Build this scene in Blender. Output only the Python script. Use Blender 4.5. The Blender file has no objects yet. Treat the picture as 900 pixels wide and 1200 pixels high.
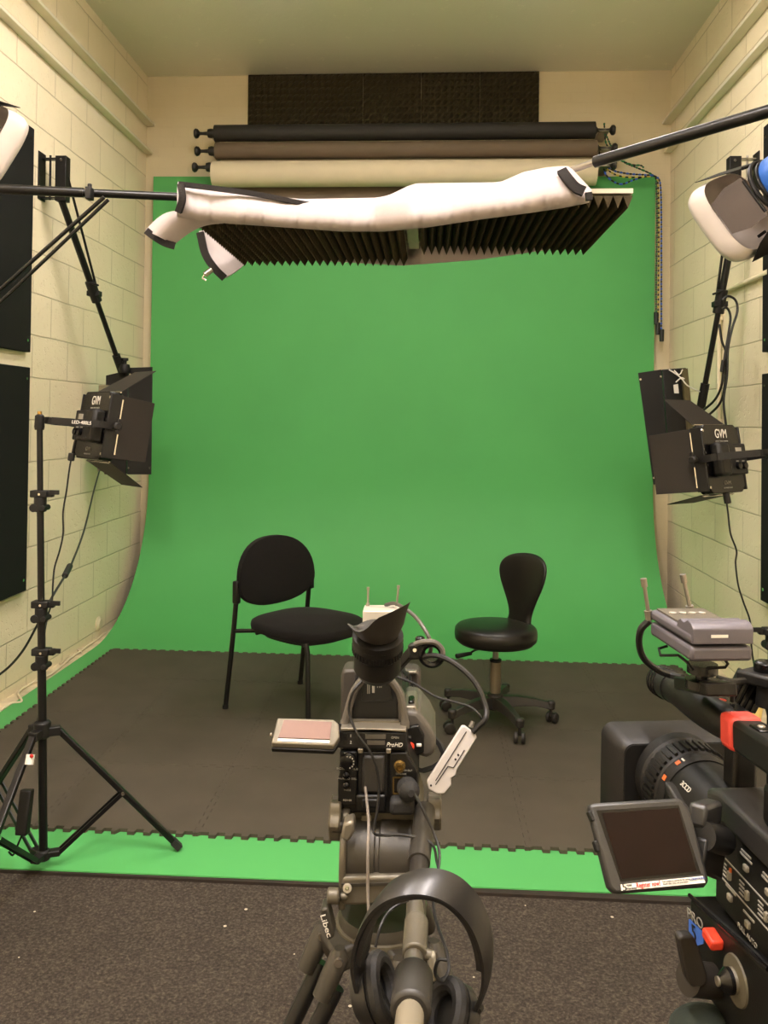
import bpy, bmesh, math, random
from mathutils import Vector, Matrix
random.seed(7)
V = Vector
C = bpy.context.scene.collection
OFF = {}

# ------------------------------------------------------------------ camera
CF, CX, CY, YAW, PIT, ROL, EYE = 1012.15, 437.2, 477.0, .063, -.0131, .0125, 1.44

def at(px, py, Y=None, X=None, Z=None):
    """point of the room seen at pixel (px,py), on the plane Y=, X= or Z="""
    a, b = px-CX, py-CY
    c, s = math.cos(ROL), math.sin(ROL)
    u, v = a*c+b*s, -a*s+b*c
    x, y, z = u/CF, 1., -v/CF
    c, s = math.cos(PIT), math.sin(PIT)
    y1, z1 = y*c+z*s, -y*s+z*c
    c, s = math.cos(YAW), math.sin(YAW)
    r = V((x*c-y1*s, x*s+y1*c, z1))
    k = Y/r.y if Y is not None else X/r.x if X is not None else (Z-EYE)/r.z
    return r*k+V((0, 0, EYE))

def make_camera():
    cd = bpy.data.cameras.new('camera'); co = bpy.data.objects.new('camera', cd); C.objects.link(co)
    cd.sensor_fit = 'VERTICAL'; cd.sensor_height = 36.; cd.lens = CF/1200*36
    cd.shift_x = (450-CX)/1200; cd.shift_y = -(600-CY)/1200
    cd.clip_start = .02
    f = V((-math.sin(YAW)*math.cos(PIT), math.cos(YAW)*math.cos(PIT), -math.sin(PIT)))
    r0 = V((math.cos(YAW), math.sin(YAW), 0)); u0 = r0.cross(f)
    # picture content turned clockwise by ROL
    r = r0*math.cos(ROL)+u0*math.sin(ROL); u = -r0*math.sin(ROL)+u0*math.cos(ROL)
    m = Matrix((r, u, -f)).transposed().to_4x4(); m.translation = V((0, 0, EYE))
    co.matrix_world = m
    bpy.context.scene.camera = co

# ------------------------------------------------------------------ materials
def lin(c):
    f = lambda v: v/12.92 if v <= .04045 else ((v+.055)/1.055)**2.4
    return tuple(f(v/255.) for v in c)+(1.,)
MATS = {}
def mat(name, rgb, rough=.5, metal=0., bump=0., bscale=200., var=0., vscale=8., spec=.5, emit=None, trans=0., sheen=0., coat=0., rgb2=None):
    if name in MATS: return MATS[name]
    m = bpy.data.materials.new(name); m.use_nodes = True
    nt = m.node_tree; N = nt.nodes; b = N['Principled BSDF']
    col = lin(rgb)
    b.inputs['Base Color'].default_value = col
    b.inputs['Roughness'].default_value = rough; b.inputs['Metallic'].default_value = metal
    b.inputs['Specular IOR Level'].default_value = spec
    if trans: b.inputs['Transmission Weight'].default_value = trans
    if sheen: b.inputs['Sheen Weight'].default_value = sheen
    if coat: b.inputs['Coat Weight'].default_value = coat; b.inputs['Coat Roughness'].default_value = .2
    if emit: b.inputs['Emission Color'].default_value = lin(emit[0]); b.inputs['Emission Strength'].default_value = emit[1]
    tc = N.new('ShaderNodeTexCoord')
    no = N.new('ShaderNodeTexNoise'); no.inputs['Scale'].default_value = vscale; no.inputs['Detail'].default_value = 6
    nt.links.new(tc.outputs['Object'], no.inputs['Vector'])
    rp = N.new('ShaderNodeValToRGB'); rp.color_ramp.elements[0].position = .3; rp.color_ramp.elements[1].position = .7
    v = max(var, .04)
    rp.color_ramp.elements[0].color = tuple(c*(1-v) for c in col[:3])+(1,)
    rp.color_ramp.elements[1].color = (lin(rgb2) if rgb2 else tuple(min(1, c*(1+v)) for c in col[:3])+(1,))
    nt.links.new(no.outputs['Fac'], rp.inputs['Fac']); nt.links.new(rp.outputs['Color'], b.inputs['Base Color'])
    if bump:
        n2 = N.new('ShaderNodeTexNoise'); n2.inputs['Scale'].default_value = bscale; n2.inputs['Detail'].default_value = 3
        nt.links.new(tc.outputs['Object'], n2.inputs['Vector'])
        bp = N.new('ShaderNodeBump'); bp.inputs['Strength'].default_value = bump; bp.inputs['Distance'].default_value = .002
        nt.links.new(n2.outputs['Fac'], bp.inputs['Height']); nt.links.new(bp.outputs['Normal'], b.inputs['Normal'])
    MATS[name] = m
    return m

def wall_mat(name, rgb, axis, bw, bh, off, mort=.008, dark=(150, 135, 95), strength=.6, pits=True, offs=.5, bdist=.006):
    """painted masonry: brick texture grooves, pitted blocks; axis = 'x' for walls at constant X, 'y' for constant Y"""
    m = bpy.data.materials.new(name); m.use_nodes = True; nt = m.node_tree; N = nt.nodes; L = nt.links; b = N['Principled BSDF']
    b.inputs['Roughness'].default_value = .55
    ge = N.new('ShaderNodeNewGeometry'); sp = N.new('ShaderNodeSeparateXYZ'); L.new(ge.outputs['Position'], sp.inputs[0])
    cb = N.new('ShaderNodeCombineXYZ')
    ad = N.new('ShaderNodeMath'); ad.inputs[1].default_value = off[0]; L.new(sp.outputs['Y' if axis == 'x' else 'X'], ad.inputs[0])
    az = N.new('ShaderNodeMath'); az.inputs[1].default_value = off[1]; L.new(sp.outputs['Z'], az.inputs[0])
    L.new(ad.outputs[0], cb.inputs['X']); L.new(az.outputs[0], cb.inputs['Y'])
    # slight waver of the joints
    nw = N.new('ShaderNodeTexNoise'); nw.inputs['Scale'].default_value = 2.5; nw.inputs['Detail'].default_value = 4
    L.new(ge.outputs['Position'], nw.inputs['Vector'])
    vs = N.new('ShaderNodeVectorMath'); vs.operation = 'MULTIPLY_ADD'; vs.inputs[1].default_value = (.012, .012, 0)
    L.new(nw.outputs['Color'], vs.inputs[0]); L.new(cb.outputs[0], vs.inputs[2])
    br = N.new('ShaderNodeTexBrick'); br.inputs['Scale'].default_value = 1.
    br.inputs['Brick Width'].default_value = bw; br.inputs['Row Height'].default_value = bh
    br.inputs['Mortar Size'].default_value = mort; br.inputs['Mortar Smooth'].default_value = .6
    br.offset = offs; br.inputs['Color1'].default_value = (1, 1, 1, 1); br.inputs['Color2'].default_value = (.86, .86, .86, 1); br.inputs['Mortar'].default_value = (0, 0, 0, 1)
    L.new(vs.outputs[0], br.inputs['Vector'])
    col = lin(rgb)
    big = N.new('ShaderNodeTexNoise'); big.inputs['Scale'].default_value = 1.3; big.inputs['Detail'].default_value = 7; big.inputs['Roughness'].default_value = .65
    L.new(ge.outputs['Position'], big.inputs['Vector'])
    rp = N.new('ShaderNodeValToRGB'); rp.color_ramp.elements[0].position = .3; rp.color_ramp.elements[1].position = .75
    rp.color_ramp.elements[0].color = (col[0]*.93, col[1]*.91, col[2]*.86, 1); rp.color_ramp.elements[1].color = col
    L.new(big.outputs['Fac'], rp.inputs['Fac'])
    mx = N.new('ShaderNodeMix'); mx.data_type = 'RGBA'; mx.inputs['B'].default_value = lin(dark)
    mf = N.new('ShaderNodeMath'); mf.operation = 'MULTIPLY'; mf.inputs[1].default_value = strength
    L.new(br.outputs['Fac'], mf.inputs[0]); L.new(mf.outputs[0], mx.inputs['Factor']); L.new(rp.outputs['Color'], mx.inputs['A'])
    L.new(mx.outputs['Result'], b.inputs['Base Color'])
    inv = N.new('ShaderNodeMath'); inv.operation = 'SUBTRACT'; inv.inputs[0].default_value = 1.; L.new(br.outputs['Fac'], inv.inputs[1])
    h = inv
    if pits:
        pn = N.new('ShaderNodeTexNoise'); pn.inputs['Scale'].default_value = 45; pn.inputs['Detail'].default_value = 3
        L.new(ge.outputs['Position'], pn.inputs['Vector'])
        pr = N.new('ShaderNodeValToRGB'); pr.color_ramp.elements[0].position = .3; pr.color_ramp.elements[1].position = .42
        pr.color_ramp.elements[0].color = (0, 0, 0, 1); L.new(pn.outputs['Fac'], pr.inputs['Fac'])
        a2 = N.new('ShaderNodeMath'); a2.operation = 'MULTIPLY_ADD'; a2.inputs[1].default_value = .35
        L.new(pr.outputs['Color'], a2.inputs[0]); L.new(inv.outputs[0], a2.inputs[2]); h = a2
    bp = N.new('ShaderNodeBump'); bp.inputs['Strength'].default_value = .8; bp.inputs['Distance'].default_value = bdist
    L.new(h.outputs[0], bp.inputs['Height']); L.new(bp.outputs['Normal'], b.inputs['Normal'])
    return m

# ------------------------------------------------------------------ mesh builder
def cr(pts, n=8):
    """smooth curve through points"""
    P = [V(p) for p in pts]
    if len(P) < 3: return P
    Q = [P[0]*2-P[1]]+P+[P[-1]*2-P[-2]]; out = []
    for i in range(1, len(Q)-2):
        for k in range(n):
            t = k/n; a, b, c, d = Q[i-1], Q[i], Q[i+1], Q[i+2]
            out.append(.5*((2*b)+(c-a)*t+(2*a-5*b+4*c-d)*t*t+(3*b-a-3*c+d)*t**3))
    out.append(P[-1]); return out

def frame(d):
    d = d.normalized(); a = V((0, 0, 1)) if abs(d.z) < .9 else V((1, 0, 0))
    x = d.cross(a).normalized(); return x, d.cross(x).normalized()

class MB:
    def __init__(s, M=None): s.bm = bmesh.new(); s.M = M; s.mi = 0
    def v(s, p):
        p = V(p); return s.bm.verts.new(s.M @ p if s.M else p)
    def f(s, vs):
        try: f = s.bm.faces.new(vs); f.material_index = s.mi; return f
        except ValueError: return None
    def hexa(s, p):     # p: bottom 4 (ccw), top 4
        v = [s.v(q) for q in p]
        for a in ((3, 2, 1, 0), (4, 5, 6, 7), (0, 1, 5, 4), (1, 2, 6, 5), (2, 3, 7, 6), (3, 0, 4, 7)): s.f([v[i] for i in a])
        return s
    def box(s, c, d, R=None):
        c = V(c); x, y, z = d[0]/2, d[1]/2, d[2]/2
        P = [V(q) for q in ((-x, -y, -z), (x, -y, -z), (x, y, -z), (-x, y, -z), (-x, -y, z), (x, -y, z), (x, y, z), (-x, y, z))]
        if R is not None: P = [R @ q for q in P]
        return s.hexa([c+q for q in P])
    def bb(s, a, b):    # box by two corners
        a, b = V(a), V(b); return s.box((a+b)/2, [abs(b[i]-a[i]) for i in range(3)])
    def prism(s, pts, vec):
        pts = [V(p) for p in pts]; vec = V(vec)
        a = [s.v(p) for p in pts]; b = [s.v(p+vec) for p in pts]; n = len(pts)
        s.f(a[::-1]); s.f(b)
        for i in range(n): s.f([a[i], a[(i+1) % n], b[(i+1) % n], b[i]])
        return s
    def beam(s, a, b, w, h, up=(0, 0, 1)):
        a, b, up = V(a), V(b), V(up); d = (b-a).normalized(); x = d.cross(up)
        if x.length < 1e-4: x = d.cross(V((0, 1, 0)))
        x.normalize(); u = x.cross(d).normalized(); x *= w/2; u *= h/2
        return s.hexa([a-x-u, a+x-u, b+x-u, b-x-u, a-x+u, a+x+u, b+x+u, b-x+u])
    def tube(s, pts, r, seg=8, closed=False):
        P = [V(p) for p in pts]; n = len(P)
        R = r if isinstance(r, (list, tuple)) else [r]*n
        rings = []; x = None
        for i in range(n):
            if closed: d = P[(i+1) % n]-P[i-1]
            else: d = P[min(i+1, n-1)]-P[max(i-1, 0)]
            if d.length < 1e-9: d = V((0, 0, 1))
            d.normalize()
            if x is None: x, _ = frame(d)
            x = (x-d*x.dot(d))
            if x.length < 1e-6: x, _ = frame(d)
            x.normalize(); y = d.cross(x)
            rings.append([s.v(P[i]+(x*math.cos(2*math.pi*k/seg)+y*math.sin(2*math.pi*k/seg))*R[i]) for k in range(seg)])
        m = n if closed else n-1
        for i in range(m):
            a, b = rings[i], rings[(i+1) % n]
            for k in range(seg): s.f([a[k], a[(k+1) % seg], b[(k+1) % seg], b[k]])
        if not closed: s.f(rings[0][::-1]); s.f(rings[-1])
        return s
    def cyl(s, a, b, r, r2=None, seg=20): return s.tube([a, b], [r, r if r2 is None else r2], seg)
    def lathe(s, o, ax, prof, seg=28, cap=True):   # prof: (radius, distance along axis)
        o, ax = V(o), V(ax).normalized(); x, y = frame(ax); rings = []
        for r, t in prof: rings.append([s.v(o+ax*t+(x*math.cos(2*math.pi*k/seg)+y*math.sin(2*math.pi*k/seg))*max(r, 1e-5)) for k in range(seg)])
        for a, b in zip(rings, rings[1:]):
            for k in range(seg): s.f([a[k], a[(k+1) % seg], b[(k+1) % seg], b[k]])
        if cap: s.f(rings[0][::-1]); s.f(rings[-1])
        return s
    def ball(s, c, r, sc=(1, 1, 1), seg=16, R=None):
        c = V(c); rings = []; h = seg//2
        for i in range(h+1):
            t = math.pi*i/h; ring = []
            for k in range(seg):
                p = V((math.sin(t)*math.cos(2*math.pi*k/seg)*sc[0], math.sin(t)*math.sin(2*math.pi*k/seg)*sc[1], math.cos(t)*sc[2]))*r
                if R is not None: p = R @ p
                if 0 < i < h: ring.append(s.v(c+p))
                elif k == 0: ring.append(s.v(c+p))
            rings.append(ring)
        for k in range(seg):
            s.f([rings[0][0], rings[1][k], rings[1][(k+1) % seg]]); s.f([rings[h][0], rings[h-1][(k+1) % seg], rings[h-1][k]])
        for a, b in zip(rings[1:h], rings[2:h]):
            for k in range(seg): s.f([a[k], b[k], b[(k+1) % seg], a[(k+1) % seg]])
        return s
    def grid(s, P, thick=0., wrap=False):
        """sheet through a 2-D list of points, with thickness towards the back of its normal"""
        P = [[V(q) for q in r] for r in P]; n, m = len(P), len(P[0])
        A = [[s.v(q) for q in r] for r in P]
        for i in range(n-1):
            for j in range(m-1): s.f([A[i][j], A[i+1][j], A[i+1][j+1], A[i][j+1]])
        if thick:
            B = []
            for i in range(n):
                r = []
                for j in range(m):
                    a = P[min(i+1, n-1)][j]-P[max(i-1, 0)][j]; b = P[i][min(j+1, m-1)]-P[i][max(j-1, 0)]
                    nn = a.cross(b); nn = nn.normalized() if nn.length > 1e-12 else V((0, 0, 1))
                    r.append(s.v(P[i][j]-nn*thick))
                B.append(r)
            for i in range(n-1):
                for j in range(m-1): s.f([B[i][j], B[i][j+1], B[i+1][j+1], B[i+1][j]])
            for i in range(n-1):
                s.f([A[i][0], B[i][0], B[i+1][0], A[i+1][0]]); s.f([A[i][m-1], A[i+1][m-1], B[i+1][m-1], B[i][m-1]])
            for j in range(m-1):
                s.f([A[0][j], A[0][j+1], B[0][j+1], B[0][j]]); s.f([A[n-1][j], B[n-1][j], B[n-1][j+1], A[n-1][j+1]])
        return s
    def build(s, name, m, parent=None, bevel=0., smooth=35, seg=2, sub=0):
        off = OFF.get(parent.name, V((0, 0, 0))) if parent else V((0, 0, 0))
        bmesh.ops.recalc_face_normals(s.bm, faces=s.bm.faces)
        if off.length: bmesh.ops.translate(s.bm, vec=-off, verts=s.bm.verts)
        me = bpy.data.meshes.new(name); s.bm.to_mesh(me); s.bm.free()
        for mm in (m if isinstance(m, (list, tuple)) else [m]): me.materials.append(mm)
        if smooth:
            me.polygons.foreach_set('use_smooth', [True]*len(me.polygons))
            me.set_sharp_from_angle(angle=math.radians(smooth))
        o = bpy.data.objects.new(name, me); C.objects.link(o)
        if parent: o.parent = parent; OFF[o.name] = off
        if bevel:
            b = o.modifiers.new('bevel', 'BEVEL'); b.width = bevel; b.segments = seg; b.limit_method = 'ANGLE'; b.angle_limit = math.radians(40)
            b.harden_normals = False
        if sub:
            b = o.modifiers.new('sub', 'SUBSURF'); b.levels = b.render_levels = sub
        return o

def tag(o, label, cat, group=None):
    o['label'] = label; o['category'] = cat
    if group: o['group'] = group
    return o
def thing(name, label, cat, loc, group=None, world=True):
    """Empty at the base of a thing; with world=True its parts are given in room coordinates"""
    o = bpy.data.objects.new(name, None); C.objects.link(o); o.location = V(loc); o.empty_display_size = .05
    if world: OFF[o.name] = V(loc)
    return tag(o, label, cat, group)
def struct(o): o['kind'] = 'structure'; return o
def flat(name, mb_fn, m, label, cat, group=None, **kw):
    mb = MB(); mb_fn(mb); return tag(mb.build(name, m, **kw), label, cat, group)

def text(name, s, m, parent, o, x, y, size, depth=.0004, align='CENTER', shear=0., M=None, width=None):
    """lettering: origin o, reading direction x, up direction y (room coordinates)"""
    cu = bpy.data.curves.new(name, 'FONT'); cu.body = s; cu.size = size; cu.extrude = depth; cu.align_x = align; cu.align_y = 'CENTER'; cu.shear = shear
    t = bpy.data.objects.new(name, cu); C.objects.link(t)
    dg = bpy.context.evaluated_depsgraph_get(); me = bpy.data.meshes.new_from_object(t.evaluated_get(dg))
    bpy.data.objects.remove(t)
    x, y, o = V(x).normalized(), V(y).normalized(), V(o); y = (y-x*y.dot(x)).normalized(); z = x.cross(y)
    k = 1.
    if width:
        xs = [v.co.x for v in me.vertices]; k = width/max(1e-6, max(xs)-min(xs))
    off = OFF.get(parent.name, V((0, 0, 0)))
    for v in me.vertices:
        p = o+x*v.co.x*k+y*v.co.y+z*v.co.z
        v.co = (M @ p if M else p)-off
    me.materials.clear(); me.materials.append(m)
    ob = bpy.data.objects.new(name, me); C.objects.link(ob); ob.parent = parent; OFF[ob.name] = off
    return ob
make_camera()
XL, XR, YB, YF, ZC = -2.12, 1.724, 6.31, -1.9, 3.975
# ------------------------------------------------------------------ shared materials
BLK = mat('black_plastic', (19, 18, 16), .5, spec=.35, bump=.15, bscale=500)
BLKM = mat('black_matt_metal', (18, 17, 15), .45, .0, spec=.35, bump=.1, bscale=600)
BLKG = mat('black_gloss', (9, 8, 8), .25, spec=.4)
BOOM = mat('black_boom_metal', (19, 18, 17), .34, .2, spec=.4)
RUB = mat('black_rubber', (30, 29, 27), .8, bump=.2, bscale=400)
STEEL = mat('brushed_steel', (158, 152, 140), .3, .9)
CHROME = mat('bright_steel', (215, 210, 200), .18, 1.)
WHT = mat('white_print', (225, 220, 208), .5)
GRYP = mat('grey_print', (150, 146, 135), .5)

wl = wall_mat('painted_block_left', (238, 225, 196), 'x', .454, .2272, (.03, -1.4144+.2272*8), mort=.005, strength=.4)
wr = wall_mat('painted_block_right', (238, 225, 196), 'x', .454, .2272, (.15, -1.4201+.2272*8), mort=.005, strength=.4)
wb = wall_mat('painted_brick_back', (216, 204, 172), 'y', .225, .075, (0, 0), mort=.004, strength=.02, pits=False, bdist=.0005)
wf = mat('painted_wall_rear', (220, 208, 172), .6, bump=.2, bscale=60)
t = .12
struct(MB().bb((XL-t, YF-t, -.2), (XL, YB+t, ZC+.1)).build('wall_left', wl, smooth=0))
struct(MB().bb((XR, YF-t, -.2), (XR+t, YB+t, ZC+.1)).build('wall_right', wr, smooth=0))
struct(MB().bb((XL, YB, -.2), (XR, YB+t, ZC+.1)).build('wall_back', wb, smooth=0))
struct(MB().bb((XL, YF-t, -.2), (XR, YF, ZC+.1)).build('wall_rear', wf, smooth=0))
# ceiling: glossy old paint with specks
cm = bpy.data.materials.new('ceiling_paint'); cm.use_nodes = True; nt = cm.node_tree; b = nt.nodes['Principled BSDF']
b.inputs['Roughness'].default_value = .38
n = nt.nodes.new('ShaderNodeTexNoise'); n.inputs['Scale'].default_value = 1.6; n.inputs['Detail'].default_value = 8
g = nt.nodes.new('ShaderNodeNewGeometry'); nt.links.new(g.outputs['Position'], n.inputs['Vector'])
r = nt.nodes.new('ShaderNodeValToRGB'); r.color_ramp.elements[0].color = lin((224, 219, 200)); r.color_ramp.elements[1].color = lin((232, 227, 208))
nt.links.new(n.outputs['Fac'], r.inputs['Fac']); nt.links.new(r.outputs['Color'], b.inputs['Base Color'])
fl_ = nt.nodes.new('ShaderNodeTexNoise'); fl_.inputs['Scale'].default_value = 9; fl_.inputs['Detail'].default_value = 12; fl_.inputs['Roughness'].default_value = .8
nt.links.new(g.outputs['Position'], fl_.inputs['Vector']); fr0 = nt.nodes.new('ShaderNodeValToRGB'); fr0.color_ramp.elements[0].position = .59; fr0.color_ramp.elements[1].position = .64
nt.links.new(fl_.outputs['Fac'], fr0.inputs['Fac']); fx0_ = nt.nodes.new('ShaderNodeMix'); fx0_.data_type = 'RGBA'; fx0_.inputs['B'].default_value = lin((240, 234, 214))
nt.links.new(fr0.outputs['Color'], fx0_.inputs['Factor']); nt.links.new(r.outputs['Color'], fx0_.inputs['A']); nt.links.new(fx0_.outputs['Result'], b.inputs['Base Color'])
n2 = nt.nodes.new('ShaderNodeTexNoise'); n2.inputs['Scale'].default_value = 30; n2.inputs['Detail'].default_value = 6; n2.inputs['Roughness'].default_value = .7
nt.links.new(g.outputs['Position'], n2.inputs['Vector'])
bp = nt.nodes.new('ShaderNodeBump'); bp.inputs['Strength'].default_value = .35; bp.inputs['Distance'].default_value = .004
nt.links.new(n2.outputs['Fac'], bp.inputs['Height']); nt.links.new(bp.outputs['Normal'], b.inputs['Normal'])
struct(MB().bb((XL, YF, ZC), (XR, YB, ZC+.1)).build('ceiling', cm, smooth=0))
# floor: dark speckled ribbed carpet
fm = bpy.data.materials.new('cord_carpet'); fm.use_nodes = True; nt = fm.node_tree; b = nt.nodes['Principled BSDF']
b.inputs['Roughness'].default_value = .95; b.inputs['Specular IOR Level'].default_value = .15
g = nt.nodes.new('ShaderNodeNewGeometry')
n = nt.nodes.new('ShaderNodeTexNoise'); n.inputs['Scale'].default_value = 120; n.inputs['Detail'].default_value = 8; n.inputs['Roughness'].default_value = .75
n3 = nt.nodes.new('ShaderNodeTexNoise'); n3.inputs['Scale'].default_value = 4; n3.inputs['Detail'].default_value = 5
for q in (n, n3): nt.links.new(g.outputs['Position'], q.inputs['Vector'])
r = nt.nodes.new('ShaderNodeValToRGB'); e = r.color_ramp.elements; e[0].position = .36; e[0].color = lin((50, 44, 39)); e[1].position = .66; e[1].color = lin((104, 95, 83))
e2 = r.color_ramp.elements.new(.5); e2.color = lin((70, 63, 55))
mx = nt.nodes.new('ShaderNodeMix'); mx.data_type = 'RGBA'; mx.blend_type = 'MULTIPLY'; mx.inputs['Factor'].default_value = .35
nt.links.new(n.outputs['Fac'], r.inputs['Fac']); nt.links.new(r.outputs['Color'], mx.inputs['A']); nt.links.new(n3.outputs['Fac'], mx.inputs['B'])
vo = nt.nodes.new('ShaderNodeTexVoronoi'); vo.inputs['Scale'].default_value = 9; nt.links.new(g.outputs['Position'], vo.inputs['Vector'])
lt = nt.nodes.new('ShaderNodeMath'); lt.operation = 'LESS_THAN'; lt.inputs[1].default_value = .045; nt.links.new(vo.outputs['Distance'], lt.inputs[0])
mv = nt.nodes.new('ShaderNodeMix'); mv.data_type = 'RGBA'; mv.inputs['B'].default_value = lin((190, 180, 160)); nt.links.new(lt.outputs[0], mv.inputs['Factor']); nt.links.new(mx.outputs['Result'], mv.inputs['A'])
nt.links.new(mv.outputs['Result'], b.inputs['Base Color'])
bp = nt.nodes.new('ShaderNodeBump'); bp.inputs['Strength'].default_value = .9; bp.inputs['Distance'].default_value = .006
nt.links.new(n.outputs['Fac'], bp.inputs['Height']); nt.links.new(bp.outputs['Normal'], b.inputs['Normal'])
struct(MB().bb((XL, YF, -.2), (XR, YB, -.014)).build('floor', fm, smooth=0))
pm = mat('painted_floor_margin', (206, 190, 158), .7, bump=.4, bscale=60, var=.25, vscale=9)
struct(MB().bb((XL, 2.75, -.0135), (-2.03, YB, -.006)).build('trim_1', pm, smooth=0))
struct(MB().bb((1.6, 2.75, -.0135), (XR, YB, -.006)).build('trim_2', pm, smooth=0))
# painted flanges along both side walls, high up
tm = mat('flange_paint', (224, 216, 192), .5, bump=.1)
for i, (x, d, z) in enumerate(((XL, .062, 3.60), (XL, .055, 3.385), (XR, -.062, 3.58), (XR, -.055, 3.37))):
    y1 = YB-.0 if i % 2 == 0 else YB-.02
    struct(MB().bb((x, YF, z), (x+d, y1, z+.02)).build('trim_%d' % (i+3), tm, bevel=.003))
# white pipe conduit on the right wall
cp = thing('wall_conduit', 'white painted pipe conduit running up the right block wall with a horizontal branch', 'conduit', at(847, 700, X=1.7))
WP = mat('white_pipe_paint', (224, 212, 178), .5)
a = at(842, 330, X=1.7); yv = a.y
mb = MB().cyl((1.706, yv, 1.22), (1.706, yv, 2.16), .013)
mb.build('pipe', WP, cp)
h0 = at(842, 331, X=1.7).z
MB().tube([(1.706, yv, 2.15), (1.706, yv-.03, 2.19), (1.706, yv-.08, 2.2), (1.706, 3.9, 2.2)], .013, 12).build('branch_pipe', WP, cp)
for z in (2.05, 1.45): MB().bb((1.69, yv-.022, z-.01), (1.722, yv+.022, z+.01)).build('pipe_clip', WP, cp, bevel=.003)
MB().cyl((1.706, 4.5, 2.2), (1.706, 4.44, 2.2), .019).build('coupling', WP, cp)

# ------------------------------------------------------------------ ceiling lights (above and behind the photographer)
LM = mat('lamp_diffuser', (255, 246, 226), .5, emit=((255, 232, 196), 2.5))
LCOL = (1., .92, .93); UPL = .6
def ceiling_light(x, y, label, power):
    r = thing('ceiling_light', label, 'lamp', (x, y, ZC), 'fluorescent ceiling lights')
    zl = ZC-.20
    for q in (-.5, .5): MB().cyl((x, y+q, zl+.07), (x, y+q, ZC-.001), .006).build('hanger_rod', WHT, r)
    MB().bb((x-.05, y-.62, zl+.01), (x+.05, y+.62, zl+.07)).build('housing', WHT, r, bevel=.006)
    MB().bb((x-.075, y-.6, zl-.02), (x+.075, y+.6, zl+.0095)).build('diffuser', LM, r, bevel=.004)
    ld = bpy.data.lights.new('ceiling_light_area', 'AREA'); ld.shape = 'RECTANGLE'; ld.size = .18; ld.size_y = 1.2; ld.energy = power; ld.color = LCOL
    lo = bpy.data.objects.new('lamp_glow', ld); C.objects.link(lo); lo.location = (x, y, zl-.03)
    for sy in (-1, 1):
        l2 = ld.copy(); l2.energy = power*UPL*(.55 if y > 3 else 1.); l2.size = 1.2; l2.size_y = .06
        lo = bpy.data.objects.new('lamp_glow', l2); C.objects.link(lo); lo.location = (x+sy*.09, y, zl+.03); lo.rotation_euler = (math.radians(150), 0, math.radians(90*sy))
for x, y, l, p in ((-1.0, .8, 'white fluorescent ceiling light above the left side of the camera position', 80),
                (.5, .8, 'white fluorescent ceiling light above the right side of the camera position', 80),
                (-.95, 4.0, 'white fluorescent ceiling light over the left half of the stage', 25),
                (.6, 4.0, 'white fluorescent ceiling light over the right half of the stage', 25),
                (0, -.9, 'white fluorescent ceiling light behind the camera position', 50)):
    ceiling_light(x, y, l, p)
w = bpy.data.worlds.new('world'); bpy.context.scene.world = w; w.use_nodes = True
w.node_tree.nodes['Background'].inputs[0].default_value = (.9, .85, .75, 1); w.node_tree.nodes['Background'].inputs[1].default_value = .05
sc = bpy.context.scene
sc.view_settings.view_transform = 'Standard'; sc.view_settings.look = 'None'; sc.view_settings.gamma = 1; sc.view_settings.exposure = .08
sc.view_settings.use_curve_mapping = False

# ------------------------------------------------------------------ green sweep
gm = mat('green_screen_paint', (78, 158, 86), .62, bump=.05, bscale=90, var=.03, vscale=1.4, spec=.3)
def sweep():
    prof = [(2.69, 0.)]
    R = 1.0; y0, yb = 6.24-R, 6.24
    prof += [(2.9, 0), (3.5, 0), (4.2, 0), (4.8, 0)]
    for i in range(25):
        a = math.pi/2*i/24; prof.append((y0+R*math.sin(a), R*(1-math.cos(a))))
    prof += [(yb, 1.5), (yb, 2.2), (yb, 2.8), (yb, 3.205)]
    P = []
    n = 12
    for i in range(n+1):
        x = -2.04+3.64*i/n
        P.append([V((x, y+(.012*(x+.5) if k == 0 else 0), z-(.018*i/n if k == len(prof)-1 else 0))) for k, (y, z) in enumerate(prof)])
    return MB().grid(P, -.0) , P
_, P = sweep()
mb = MB(); mb.grid([list(r) for r in P], .004)
gs = tag(mb.build('green_screen', gm), 'large bright green chroma key sweep curving from back wall onto the floor', 'backdrop')

db = mat('dark_stage_edge', (36, 26, 16), .8, bump=.5, bscale=120, var=.3, vscale=30)
o = struct(MB().bb((-2.04, 2.675, -.0139), (1.6, 5.2, -.0045)).build('trim_7', db, smooth=0))
# ------------------------------------------------------------------ interlocking foam floor tiles
T = .565; MX, MY = -1.9045, 2.935
fo = mat('foam_tile', (70, 63, 52), .75, bump=.35, bscale=260, var=.1, vscale=5, spec=.3)
def seam(a, b, rev=False, outer=0.):
    """square-toothed line from a to b"""
    a, b = V(a), V(b); d = b-a; L = d.length; d.normalize(); n = V((-d.y, d.x)); pts = []
    N = 10; w = L/N; amp = .010
    pts.append(a)
    for k in range(N):
        s0 = w*k
        # each half-tile begins with one slanted shoulder
        sl = .012 if k % 5 == 0 else .002
        pts += [a+d*(s0+w*.25-sl)+n*-amp*(0 if k == 0 else 1), a+d*(s0+w*.25)+n*amp, a+d*(s0+w*.75)+n*amp, a+d*(s0+w*.75+.002)+n*-amp*(0 if k == N-1 else 1)]
    pts.append(b)
    return pts
ROWS = ('front row', 'second row from the front', 'third row from the front', 'back row')
COLS = ('leftmost', 'second from left', 'third from left', 'fourth from left', 'fifth from left', 'rightmost')
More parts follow.
